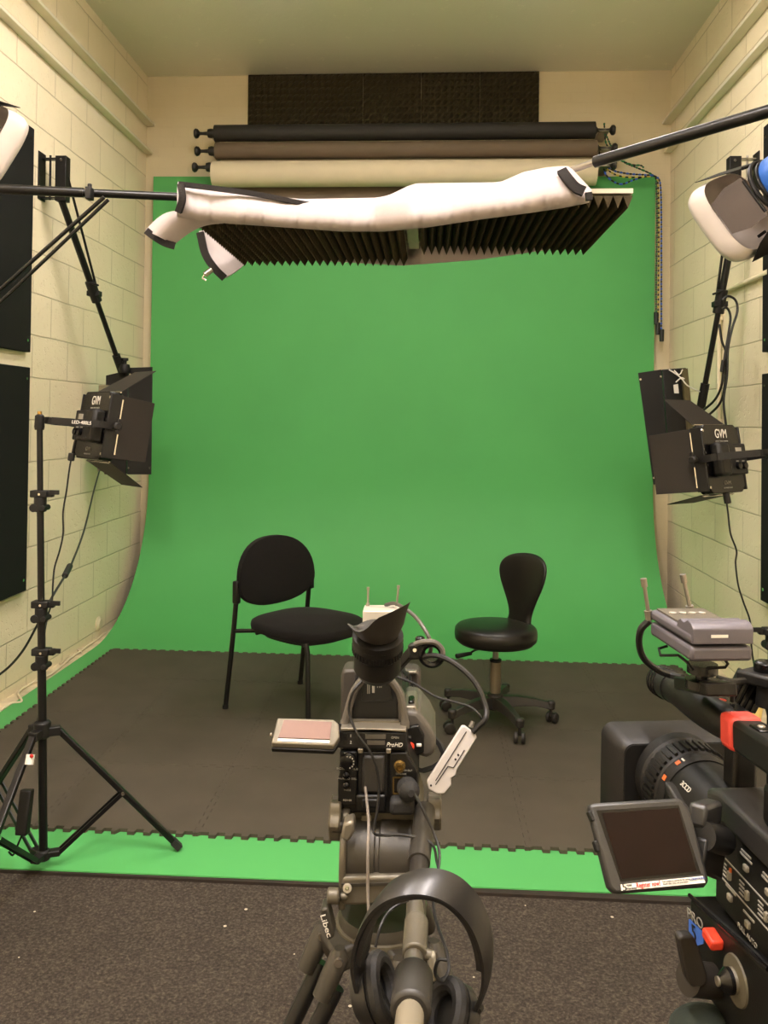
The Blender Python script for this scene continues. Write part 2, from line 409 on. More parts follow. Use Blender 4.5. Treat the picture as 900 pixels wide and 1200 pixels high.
for j in range(4):
    for i in range(6):
        x0, x1, y0, y1 = MX+i*T, MX+(i+1)*T, MY+j*T, MY+(j+1)*T
        A = seam((x0, y0), (x1, y0)); B = seam((x1, y0), (x1, y1)); D = seam((x0, y1), (x1, y1))[::-1]; E_ = seam((x0, y0), (x0, y1))[::-1]
        pts = A[:-1]+B[:-1]+D[:-1]+E_[:-1]
        cx, cy = (x0+x1)/2, (y0+y1)/2
        pts = [V((cx+(p.x-cx)*.9975, cy+(p.y-cy)*.9975, .0)) for p in pts]
        o = MB().prism(pts, (0, 0, .012)).build('foam_mat_tile', fo, smooth=0)
        tag(o, 'dark grey interlocking foam mat tile, %s in the %s' % (COLS[i], ROWS[j]), 'mat', 'interlocking foam floor tiles')

# ------------------------------------------------------------------ acoustic foam on the back wall
af = mat('charcoal_foam', (58, 52, 36), .9, bump=.3, bscale=300, spec=.15)
fx0, fx1 = at(290, 120, Y=6.28).x, at(632, 120, Y=6.28).x
fz0, fz1 = 3.58, 3.972
FW = (fx1-fx0)/5
CN = ('leftmost of five', 'second from left of five', 'middle one of five', 'fourth from left of five', 'rightmost of five')
for k in range(5):
    x0 = fx0+k*FW+.001; nx, nz = 9, 8; P = []
    for a in range(2*nx+1):
        r = []
        for c in range(2*nz+1):
            d = .045 if (a % 2 and c % 2) else .016 if (a % 2 or c % 2) and 0 < a < 2*nx and 0 < c < 2*nz else .014
            r.append(V((x0+(FW-.002)*a/(2*nx), YB-.004-d, fz0+(fz1-fz0)*c/(2*nz))))
        P.append(r)
    mb = MB(); mb.grid(P)
    n, m = len(P), len(P[0]); e = [(i, 0) for i in range(n)]+[(n-1, j) for j in range(1, m)]+[(i, m-1) for i in range(n-2, -1, -1)]+[(0, j) for j in range(m-2, 0, -1)]
    bmesh.ops.remove_doubles(mb.bm, verts=mb.bm.verts, dist=1e-6)
    mb.bb((x0, YB-.018, fz0), (x0+FW-.002, YB-.001, fz1))
    tag(mb.build('acoustic_foam_tile', af, smooth=0), 'dark pyramid foam panel above the paper rolls, '+CN[k], 'foam panel', 'foam tiles above the backdrop rolls')

# ------------------------------------------------------------------ paper rolls
yr = 6.08
pb = mat('black_paper', (30, 27, 22), .7, bump=.05); pg = mat('taupe_paper', (96, 82, 64), .75, bump=.04); pw = mat('white_paper', (206, 194, 164), .75, bump=.03)
pg2 = mat('taupe_paper_end', (110, 96, 78), .75)
KN = mat('black_knob', (24, 22, 18), .5)
for nm, y0, y1, x0, x1, m, lab, kn in (('backdrop_roll', 145, 164, 252, 697, pb, 'black seamless paper backdrop roll, topmost of the three on the back wall', (237, 152)),
                             ('backdrop_roll', 166, 185, 253, 699, pg, 'brown grey seamless paper backdrop roll between the black and white rolls', (236, 172)),
                             ('backdrop_roll', 188, 218, 250, 698, pw, 'thick white seamless paper backdrop roll, lowest of the three on the back wall', (233, 192))):
    a, b = at(x0, (y0+y1)/2, Y=yr), at(x1, (y0+y1)/2, Y=yr)
    z = at(475, (y0+y1)/2, Y=yr).z; R = (at(x0, y0, Y=yr).z-at(x0, y1, Y=yr).z)/2
    zk = z+(0 if m is not pw else R*.55)
    r = thing(nm, lab, 'paper roll', (a.x, yr, z-R), 'seamless paper backdrop rolls')
    mb = MB().cyl((a.x, yr, z), (b.x, yr, z), R, seg=40); mb.build('paper', m, r)
    # bracket, spindle and end knob
    MB().lathe((a.x, yr, zk), (-1, 0, 0), [(.012, 0), (.03, .004), (.034, .03), (.03, .05), (.014, .055), (.011, .09), (.012, .11), (.032, .125), (.036, .14), (.028, .15)], 20).build('end_knob', KN, r)
    MB().lathe((b.x, yr, zk), (1, 0, 0), [(.02, 0), (.026, .01), (.014, .02), (.011, .07), (.014, .10), (.034, .115), (.036, .13), (.028, .14)], 20).build('drive_knob', KN, r)
    MB().bb((a.x-.035, yr-.01, zk-.02), (a.x-.02, YB-.001, zk+.02)).build('bracket', STEEL, r, bevel=.002)
    MB().bb((b.x+.03, yr-.01, zk-.012), (b.x+.10, YB-.001, zk+.012)).build('bracket', STEEL, r, bevel=.002)
    if m is pb: TOPZ = z
    if m is pg:
        pass
    if m is pw: WR = (a.x, b.x, z, R)
# unrolled end of taupe paper hanging behind the white roll
P = []
for i in range(13):
    x = at(262+(690-262)*i/12, 230, Y=6.18).x; sag = .09*math.sin(math.pi*i/12)
    P.append([V((x, 6.19, 3.30)), V((x, 6.18, 3.12)), V((x, 6.17, 3.02-.0*sag)), V((x, 6.16, 2.93))])
tag(MB().grid(P, .003).build('paper_sheet', pg2), 'hanging brown paper end below the white roll, behind the quilted blanket', 'paper')
# ------------------------------------------------------------------ chairs
FAB = mat('black_fabric', (22, 20, 18), .95, bump=.5, bscale=420, var=.12, vscale=60, spec=.15, sheen=.05)
LEA = mat('black_vinyl', (20, 18, 15), .36, bump=.12, bscale=90, spec=.5)
CHM = mat('black_chair_frame', (24, 23, 21), .35, .2)
A = V((-.941, 4.173, 0)); B = V((-.637, 4.596, 0)); FZ = .0125
u = (B-A).normalized(); wv = V((u.y, -u.x, 0))          # u: across the chair, wv: the way it faces
mid = (A+B)/2+wv*.24
ch = thing('side_chair', 'black fabric side chair with rounded back and four straight legs', 'chair', (mid.x, mid.y, FZ))
Mc = Matrix(((u.x, wv.x, 0, mid.x), (u.y, wv.y, 0, mid.y), (0, 0, 1, FZ), (0, 0, 0, 1)))    # local x across, y forward
# seat cushion: rounded pad
def pad(M, w0, w1, d, z, th, n=28, e=3.2, crown=.012, front=0.):
    mb = MB(M); rings = []
    prof = [(0, -th*.5), (.9, -th*.5), (.985, -th*.30), (1., 0), (.985, th*.28), (.93, th*.42), (.6, th*.5+crown*.6), (0, th*.5+crown)]
    for s, zz in prof:
        r = []
        for k in range(n*2):
            a = 2*math.pi*k/(2*n); cx = math.copysign(abs(math.cos(a))**(2/e), math.cos(a)); cy = math.copysign(abs(math.sin(a))**(2/e), math.sin(a))
            w = (w0+(w1-w0)*(cy*.5+.5))/2
            r.append(mb.v((cx*w*max(s, .001), cy*d/2*max(s, .001), z+zz-front*max(0, cy*s)**3)))
        rings.append(r)
    for a, b in zip(rings, rings[1:]):
        for k in range(2*n): mb.f([a[k], a[(k+1) % (2*n)], b[(k+1) % (2*n)], b[k]])
    mb.f(rings[0][::-1]); mb.f(rings[-1]); return mb
seat = pad(Mc @ Matrix.Translation((0, .02, 0)), .47, .52, .5, .415, .06, crown=.014, front=.018); seat.build('seat', FAB, ch, smooth=50)
sh = pad(Mc @ Matrix.Translation((0, .03, 0)), .38, .42, .38, .375, .03, crown=0); sh.build('seat_pan', BLK, ch, smooth=50)
# backrest: rounded dome outline, gently curved
def backrest():
    mb = MB(Mc); n, m = 40, 8; F = []; Bk = []
    def pt(a, s, off):
        cx, cz = math.cos(a), math.sin(a)
        cx = math.copysign(abs(cx)**.86, cx); cz = math.copysign(abs(cz)**.9, cz)
        x = cx*.262*s; z = .608+(cz*.215*s if cz > 0 else cz*.125*s)
        y = -.215+.26*(x*x)*1.5-(z-.6)*.10
        return V((x, y+off, z))
    for j in range(m+1):
        s = math.sin(math.pi/2*j/m) if j else .001
        b = .018*(1-s**4)+.012
        F.append([mb.v(pt(2*math.pi*k/n, s, b)) for k in range(n)]); Bk.append([mb.v(pt(2*math.pi*k/n, s, -.018)) for k in range(n)])
    for R_, fl in ((F, 0), (Bk, 1)):
        for a, b in zip(R_, R_[1:]):
            for k in range(n): mb.f([a[k], a[(k+1) % n], b[(k+1) % n], b[k]])
        mb.f(R_[0])
    for k in range(n): mb.f([F[-1][k], F[-1][(k+1) % n], Bk[-1][(k+1) % n], Bk[-1][k]])
    return mb
backrest().build('backrest', FAB, ch, smooth=60, bevel=.004)
for sx in (-1, 1):
    MB(Mc).tube([(sx*.262, -.275, 0), (sx*.259, -.245, .25), (sx*.257, -.225, .42), (sx*.256, -.212, .56), (sx*.253, -.205, .62)], .0125, 12).build('rear_leg', CHM, ch)
    mb = MB(Mc); mb.box((sx*.260, -.208, .575), (.03, .034, .11)); mb.build('back_clamp', BLK, ch, bevel=.007)
    MB(Mc).tube([(sx*.222, .245, 0), (sx*.222, .235, .35), (sx*.218, .220, .392)], .0125, 12).build('front_leg', CHM, ch)
    MB(Mc).tube([(sx*.256, -.225, .385), (sx*.19, -.14, .388), (sx*.19, .2, .388)], .010, 10).build('side_rail', CHM, ch)
MB(Mc).tube([(-.19, -.14, .375), (.19, -.14, .375)], .009, 10).build('cross_rail', CHM, ch)
MB(Mc).tube([(-.22, .2, .382), (.22, .2, .382)], .009, 10).build('cross_rail', CHM, ch)
for sx, sy, z in ((-.262, -.275, 0), (.262, -.275, 0), (-.222, .245, 0), (.222, .245, 0)):
    MB(Mc).cyl((sx, sy, 0), (sx, sy, .018), .0145).build('foot_cap', RUB, ch)

# swivel stool
sc0 = V((.335, 4.13, FZ))
st = thing('swivel_stool', 'black vinyl swivel stool with spoon shaped back on five castors', 'chair', sc0)
Ms = Matrix.Translation(sc0)
HUBM = mat('black_nylon', (36, 33, 28), .5, bump=.1)
MB(Ms).lathe((0, 0, 0), (0, 0, 1), [(.02, .06), (.038, .065), (.042, .11), (.036, .135), (.027, .14)], 24).build('hub', HUBM, st)
GASM = mat('worn_steel', (150, 138, 116), .38, .8)
MB(Ms).lathe((0, 0, 0), (0, 0, 1), [(.026, .12), (.026, .285), (.0265, .29)], 24).build('gas_lift', GASM, st)
MB(Ms).lathe((0, 0, 0), (0, 0, 1), [(.0275, .285), (.0275, .297), (.016, .30)], 24).build('collar', BLKG, st)
MB(Ms).lathe((0, 0, 0), (0, 0, 1), [(.0145, .29), (.0145, .375)], 20).build('piston', STEEL, st)
MB(Ms).box((0, 0, .372), (.13, .10, .022)).build('seat_plate', BLK, st, bevel=.004)
lv = MB(Ms); lv.tube(cr([(-.03, -.05, .366), (-.10, -.09, .36), (-.13, -.105, .345)]), .005, 8); lo = lv.build('height_lever', BLK, st)
MB(Ms).tube([(-.12, -.10, .347), (-.19, -.14, .342)], [.008, .011], 10).build('lever_grip', BLK, lo)
for k, ang in enumerate((-70, 2, 74, 146, 218)):
    a = math.radians(ang); d = V((math.cos(a), math.sin(a), 0)); n = V((-d.y, d.x, 0))
    mb = MB(Ms); secs = []
    for t_, w_, z0, z1 in ((.02, .030, .07, .125), (.10, .024, .085, .128), (.18, .020, .085, .118), (.235, .018, .075, .105), (.265, .018, .07, .10)):
        secs.append([mb.v(d*t_+n*s*w_*1.2*q+V((0, 0, z))) for s, q, z in ((-1, 1, z0), (1, 1, z0), (1, .6, z1), (-1, .6, z1))])
    for p, q in zip(secs, secs[1:]):
        for i in range(4): mb.f([p[i], p[(i+1) % 4], q[(i+1) % 4], q[i]])
    mb.f(secs[0][::-1]); mb.f(secs[-1]); mb.lathe(d*.262+V((0, 0, .066)), (0, 0, 1), [(.016, 0), (.02, .004), (.021, .034), (.014, .042)], 16)
    arm = mb.build('base_arm', HUBM, st, bevel=.004)
    ca = a+(.9 if k % 2 else -.5); cd = V((math.cos(ca), math.sin(ca), 0)); cn = V((-cd.y, cd.x, 0)); c0 = d*.262+cd*.014
    mb = MB(Ms)
    for s in (-1, 1): mb.lathe(c0+cn*s*.008+V((0, 0, .0255)), cn*s, [(.024, 0), (.0255, .004), (.0255, .012), (.021, .017), (.008, .019)], 22)
    mb.cyl(d*.262+V((0, 0, .03)), d*.262+V((0, 0, .07)), .007); mb.build('castor', HUBM, arm)
pad(Ms, .39, .39, .39, .418, .084, e=2., crown=.01).build('seat', LEA, st, smooth=60)
# spoon back, rising from the rear right of the seat
fb = V((-.78, -.625, 0)).normalized(); ub = V((-fb.y, fb.x, 0))*-1      # fb: the way the back faces
if ub.x < 0: ub = -ub
mb = MB(Ms); rings = []
#        z    half-width thickness out
sp = [(.40, .085, .03, .135), (.43, .085, .035, .150), (.455, .075, .038, .160), (.48, .068, .038, .166), (.52, .080, .036, .172), (.57, .105, .036, .180), (.62, .134, .037, .190), (.665, .152, .038, .200),
      (.70, .158, .038, .208), (.73, .150, .037, .214), (.752, .128, .033, .218), (.768, .092, .026, .221), (.776, .045, .016, .223), (.778, .004, .004, .223)]
n = 32
for z, hw, th, out in sp:
    r = []
    for k in range(n):
        a = 2*math.pi*k/n; cx = math.copysign(abs(math.cos(a))**.8, math.cos(a)); cy = math.copysign(abs(math.sin(a))**.8, math.sin(a))
        x = cx*hw; bow = 1.6*x*x
        r.append(mb.v(ub*x-fb*(out-bow)+fb*cy*th*.62+V((0, 0, z))))
    rings.append(r)
for a, b in zip(rings, rings[1:]):
    for k in range(n): mb.f([a[k], a[(k+1) % n], b[(k+1) % n], b[k]])
mb.f(rings[0][::-1]); mb.f(rings[-1]); mb.build('backrest', LEA, st, smooth=80, sub=1)

# ------------------------------------------------------------------ foam baffle held on two booms, with quilted blanket
WF = mat('wedge_foam', (66, 58, 42), .95, bump=.4, bscale=350, spec=.12)
BRD = mat('pale_board', (200, 192, 168), .6)
ZP = 2.02
def baffle(x0, x1, y0, y1, ridges, cross, label):
    r = thing('acoustic_baffle', label, 'foam panel', ((x0+x1)/2, (y0+y1)/2, ZP))
    MB().bb((x0, y0, ZP+.006), (x1, y1, ZP+.018)).build('board', BRD, r)
    ny = 44 if cross else 2; nx = ridges*2; P = []
    for i in range(nx+1):
        row = []
        for j in range(ny+1):
            d = .038 if i % 2 else .006
            if cross: d = .006+(d-.006)*(1. if j % 2 else .45)
            row.append(V((x0+(x1-x0)*i/nx, y0+.002+(y1-y0-.004)*j/ny, ZP+.006-d)))
        P.append(row)
    mb = MB(); mb.grid(P)
    # end faces of the wedges
    for j in (0, ny):
        for i in range(0, nx, 2):
            a, b, c = P[i][j], P[i+1][j], P[i+2][j]; mb.f([mb.v(a), mb.v(b), mb.v(c)])
    mb.build('wedge_foam', WF, r, smooth=0)
baffle(-.030, .520, 2.245, 2.89, 22, False, 'dark wedge foam sound panel on the right, facing down above the chairs')
baffle(-.685, -.078, 2.47, 3.12, 22, True, 'dark cross-cut foam sound panel on the left, facing down above the chairs')
# frame bars that join the two panels to the booms
fr = thing('baffle_frame', 'thin pale timber frame carrying the two hanging foam panels above the chairs', 'frame', (-.08, 2.6, ZP+.02))
for a, b in (((-.70, 2.55, ZP+.031), (.50, 2.40, ZP+.031)), ((-.68, 3.02, ZP+.031), (.48, 2.83, ZP+.031))): MB().beam(a, b, .03, .024).build('rail', BRD, fr)
MB().beam((-.055, 2.5, ZP+.012), (-.052, 2.98, ZP+.012), .035, .010).build('cross_piece', BRD, fr)

QW = mat('quilted_white', (180, 170, 167), .85, bump=.5, bscale=45, spec=.2)
QB = mat('black_binding', (36, 33, 31), .9, bump=.6, bscale=250, spec=.2)
bl = thing('quilted_blanket', 'white quilted blanket with black binding draped over the hanging foam panels', 'blanket', (-.1, 2.4, ZP+.02))
def lerp(T_, x):
    for (a, p), (b, q) in zip(T_, T_[1:]):
        if x <= b: t = (x-a)/(b-a); return p+(q-p)*t
    return T_[-1][1]
top = [(208, 217), (250, 223), (300, 230), (350, 238), (400, 240), (450, 235), (520, 226), (590, 217), (615, 206), (640, 201), (665, 199), (690, 226)]
bot = [(208, 250), (230, 254), (270, 258), (330, 262), (400, 267), (450, 267), (500, 262), (560, 253), (620, 245), (660, 239), (690, 233)]
NX = 110
def ynear(px): return lerp([(200, 2.38), (440, 2.34), (485, 2.20), (690, 2.19)], px)
P = []
for i in range(NX+1):
    px = 208+(690-208)*i/NX; yb = lerp(bot, px); yt = lerp(top, px); yn = ynear(px); wob = .004*math.sin(px*.13)+.003*math.sin(px*.31)+.003*math.sin(px*.62+math.sin(px*.1)*2)
    row = []
    b0 = at(px, yb-4, Y=yn+.035); row.append(b0+V((0, .02, .004)))
    row.append(at(px, yb, Y=yn+.01+wob))
    for k in range(1, 7):
        t = k/6; p = at(px, yb+(yt-yb)*t, Y=yn-.020*math.sin(math.pi*t)*(1+.3*math.sin(px*.07))+(.007 if k == 3 else 0)+wob*(1-t)+.03*t*t); row.append(p)
    top_p = row[-1]; yf = lerp([(200, 3.15), (452, 3.15), (475, 2.95), (690, 2.91)], px); zt = ZP+.052
    fpx = 292+(px-208)*(655-292)/482; fx = at(fpx, 295, Y=yf).x
    for k in range(1, 6):
        t = k/6; row.append(V((top_p.x+(fx-top_p.x)*t, top_p.y+(yf-top_p.y)*t, max(zt, top_p.z+(zt-top_p.z)*min(1, t*2.2))))) 
    row.append(V((fx, yf, zt-.005)))
    # far side hangs below the boards
    row.append(V((fx, yf+.012, ZP+.0))); pyb = lerp([(290, 302), (340, 304), (470, 311), (560, 304), (656, 291)], fpx); zlow = at(fpx, pyb, Y=yf+.012).z
    row.append(V((row[-2].x, yf+.014, min(zlow, ZP+.02))))
    P.append(row)
MB().grid(P, -.010).build('quilted_cloth', QW, bl, smooth=70)
# loose left end: two drooping corners
def patch(c, Y, bow=0., n=10, name='corner_flap', m=QW):
    """c: four px corners (a-b one edge, d-c the other); Y four depths"""
    q = [at(*c[k], Y=Y[k]) for k in range(4)]; G = []
    for i in range(n+1):
        t = i/n; r = []
        for j in range(n+1):
            s = j/n; p = q[0].lerp(q[1], s).lerp(q[3].lerp(q[2], s), t)
            r.append(p+V((0, -bow*math.sin(math.pi*s)*(1), bow*.6*math.sin(math.pi*t))))
        G.append(r)
    return G
G = patch([(212, 247), (262, 262), (204, 287), (170, 270)], [2.41, 2.44, 2.46, 2.42], .03)
G2 = patch([(214, 246), (300, 258), (232, 275), (206, 287)], [2.405, 2.42, 2.50, 2.47], .0)
MB().grid(G, .010).build('left_flap', QW, bl, smooth=70)
def binding(pts, w=.012, r=.016, name='binding'):
    mb = MB(); mb.tube(cr(pts, 6), r, 8); mb.build(name, QB, bl)
def ribbon(pxs, Y, wdt, name='binding'):
    """flat black tape along pixel points with its width"""
    A_ = cr([at(x, y, Y=yy) for (x, y), yy in zip(pxs, Y)], 6); Pg = []
    for i, p in enumerate(A_):
        d = A_[min(i+1, len(A_)-1)]-A_[max(i-1, 0)]; n_ = d.cross(V((0, 1, 0))).normalized()*wdt/2
        Pg.append([p-n_, p, p+n_])
    MB().grid(Pg, .012).build(name, QB, bl, smooth=60)
ribbon([(171, 270), (180, 277), (192, 284), (205, 288)], [2.405, 2.41, 2.43, 2.44], .020)
G3 = patch([(234, 268), (300, 300), (266, 322), (240, 298)], [3.02, 3.14, 3.05, 3.0], .01)
P3 = []
for i in range(9):
    t = i/8; a = cr([at(236, 270, Y=3.02), at(243, 297, Y=3.02), at(255, 315, Y=3.02), at(266, 324, Y=3.03)], 8)[int(t*24)]; b = at(244, 266, Y=3.09).lerp(at(292, 304, Y=3.15), t)
    P3.append([a.lerp(b, s/6)+V((0, .02*math.sin(math.pi*s/6), 0)) for s in range(7)])
MB().grid(P3, .010).build('rear_corner', QW, bl, smooth=70)
ribbon([(234, 272), (240, 297), (251, 314), (263, 326)], [3.0, 3.0, 3.0, 3.01], .026)
ribbon([(211, 215), (213, 232), (208, 249)], [2.33, 2.325, 2.34], .018)
ribbon([(209, 215), (250, 220), (300, 227), (340, 235), (366, 240)], [2.345, 2.34, 2.345, 2.35, 2.37], .013)
ribbon([(658, 198), (666, 209), (675, 219), (685, 224)], [2.17, 2.15, 2.145, 2.145], .024)
ribbon([(690, 225), (691, 234)], [2.15, 2.15], .016)
ribbon([(650, 289), (657, 289)], [2.935, 2.935], .020)
# small metal clip below the rear corner
cl = thing('spring_clip', 'small metal clip hanging below the rear left corner of the blanket', 'clip', at(241, 322, Y=3.0))
mb = MB(); a = at(248, 316, Y=2.99); b = at(240, 322, Y=2.98); mb.cyl(a, b, .010); mb.build('clip_body', STEEL, cl)
MB().tube([b, b+V((-.008, 0, -.012)), b+V((.006, 0, -.02))], .004, 8).build('clip_lever', CHROME, cl)

# ------------------------------------------------------------------ light stands
def light_stand(name, label, base, topz, lean=(0, 0), legang=(25, 145, 265), spread=.42, hubz=.62, cols=(1.1, .8, .5), top_r=.0085, low_r=.0135, knob_dir=1, low=.03):
    bx, by = base
    r = thing(name, label, 'light stand', (bx, by, 0))
    def ax(z): t = z/topz; return V((bx+lean[0]*t, by+lean[1]*t, z))
    zs = [low]+sorted(cols)+[topz]; n = len(zs)-1
    for i in range(n):
        rr = low_r+(top_r-low_r)*i/max(1, n-1)
        MB().cyl(ax(zs[i]), ax(zs[i+1]), rr, seg=20).build('pole', BOOM, r)
    for i, z in enumerate(sorted(cols)):
        p = ax(z); mb = MB(); mb.cyl(p-V((0, 0, .035)), p+V((0, 0, .012)), low_r+.006); mb.box(p+V((.0, 0, .022)), (.055, .036, .022)); mb.box(p+V((knob_dir*.028, 0, .022)), (.03, .02, .02))
        co = mb.build('collar', BLK, r, bevel=.003)
        mb = MB(); mb.cyl(p+V((knob_dir*.03, -.005, .024)), p+V((knob_dir*.062, -.01, .026)), .004); mb.box(p+V((knob_dir*.05, -.01, .028)), (.03, .008, .014)); mb.build('locking_knob', BLK, co, bevel=.001)
        MB().cyl(p+V((-.014, -.02, -.022)), p+V((-.014, .02, -.022)), .013).build('clamp_wheel', BLK, co, bevel=.001)
        MB().cyl(p+V((.016, -.022, -.022)), p+V((.016, .022, -.022)), .009).build('clamp_wheel', BLK, co, bevel=.001)
        MB().cyl(p+V((.006, -.024, .022)), p+V((.006, -.018, .022)), .004).build('bolt', CHROME, co)
    ph = ax(hubz); mb = MB(); mb.lathe(ph-V((0, 0, .02)), (0, 0, 1), [(.018, 0), (.026, .004), (.026, .05), (.018, .055)], 20)
    for a in legang:
        d = V((math.cos(math.radians(a)), math.sin(math.radians(a)), 0)); mb.beam(ph, ph+d*.055, .03, .028)
    mb.build('leg_hub', BLK, r, bevel=.003)
    pl = ax(low+.02); mb = MB(); mb.lathe(pl-V((0, 0, .02)), (0, 0, 1), [(.014, 0), (.022, .004), (.022, .03), (.016, .034)], 20)
    for a in legang:
        d = V((math.cos(math.radians(a)), math.sin(math.radians(a)), 0)); mb.beam(pl, pl+d*.05, .03, .018)
    mb.build('spreader', BLK, r, bevel=.003)
    for a in legang:
        d = V((math.cos(math.radians(a)), math.sin(math.radians(a)), 0)); t0 = ph+d*.05; ft = V((bx, by, .012))+d*spread
        n_ = V((-d.y, d.x, 0))
        lg = MB().beam(t0, ft, .022, .018).build('leg', BOOM, r, bevel=.003)
        dd = (ft-t0).normalized(); MB().beam(ft-dd*.03, ft+dd*.004, .025, .021).build('foot_cap', RUB, lg)
        m_ = t0.lerp(ft, .52); mb = MB()
        for s in (-1, 1): mb.beam(pl+d*.045+n_*s*.012, m_+n_*s*.013, .004, .013)
        br = mb.build('brace', BOOM, r)
        MB().cyl(m_-n_*.018, m_+n_*.018, .006).build('rivet', CHROME, lg)
    return r, ax
P0 = V((-1.195, 2.68, 0))
Lst, Lax = light_stand('light_stand', 'black tripod light stand on the left, standing on the green floor edge', (P0.x, P0.y), 1.42, (-.038, 0), (22, 150, 262), .42, .435, (1.165, .815, .665), .0095, .0135, 1)
MB().cyl(at(36, 884, Y=2.5)+V((0, 0, 0)), at(34, 896, Y=2.49), .0125).build('leg_sticker', WHT, Lst)
rs = mat('red_print', (190, 40, 32), .5)
MB().ball(at(37, 886, Y=2.485), .006, (1, .4, 1)).build('sticker_dot', rs, Lst)
# power brick strapped by the stand's lower leg
pbk = thing('power_brick', 'black power supply brick hanging beside the left light stand', 'power supply', at(28, 985, Y=2.62))
MB().beam(at(32, 925, Y=2.62), at(26, 978, Y=2.6), .036, .03, (0, 1, 0)).build('case', BLK, pbk, bevel=.004)
MB().tube(cr([at(26, 978, Y=2.6), at(20, 992, Y=2.6), at(15, 1002, Y=2.58), at(10, 998, Y=2.57)]), .003).build('lead', BLK, pbk)

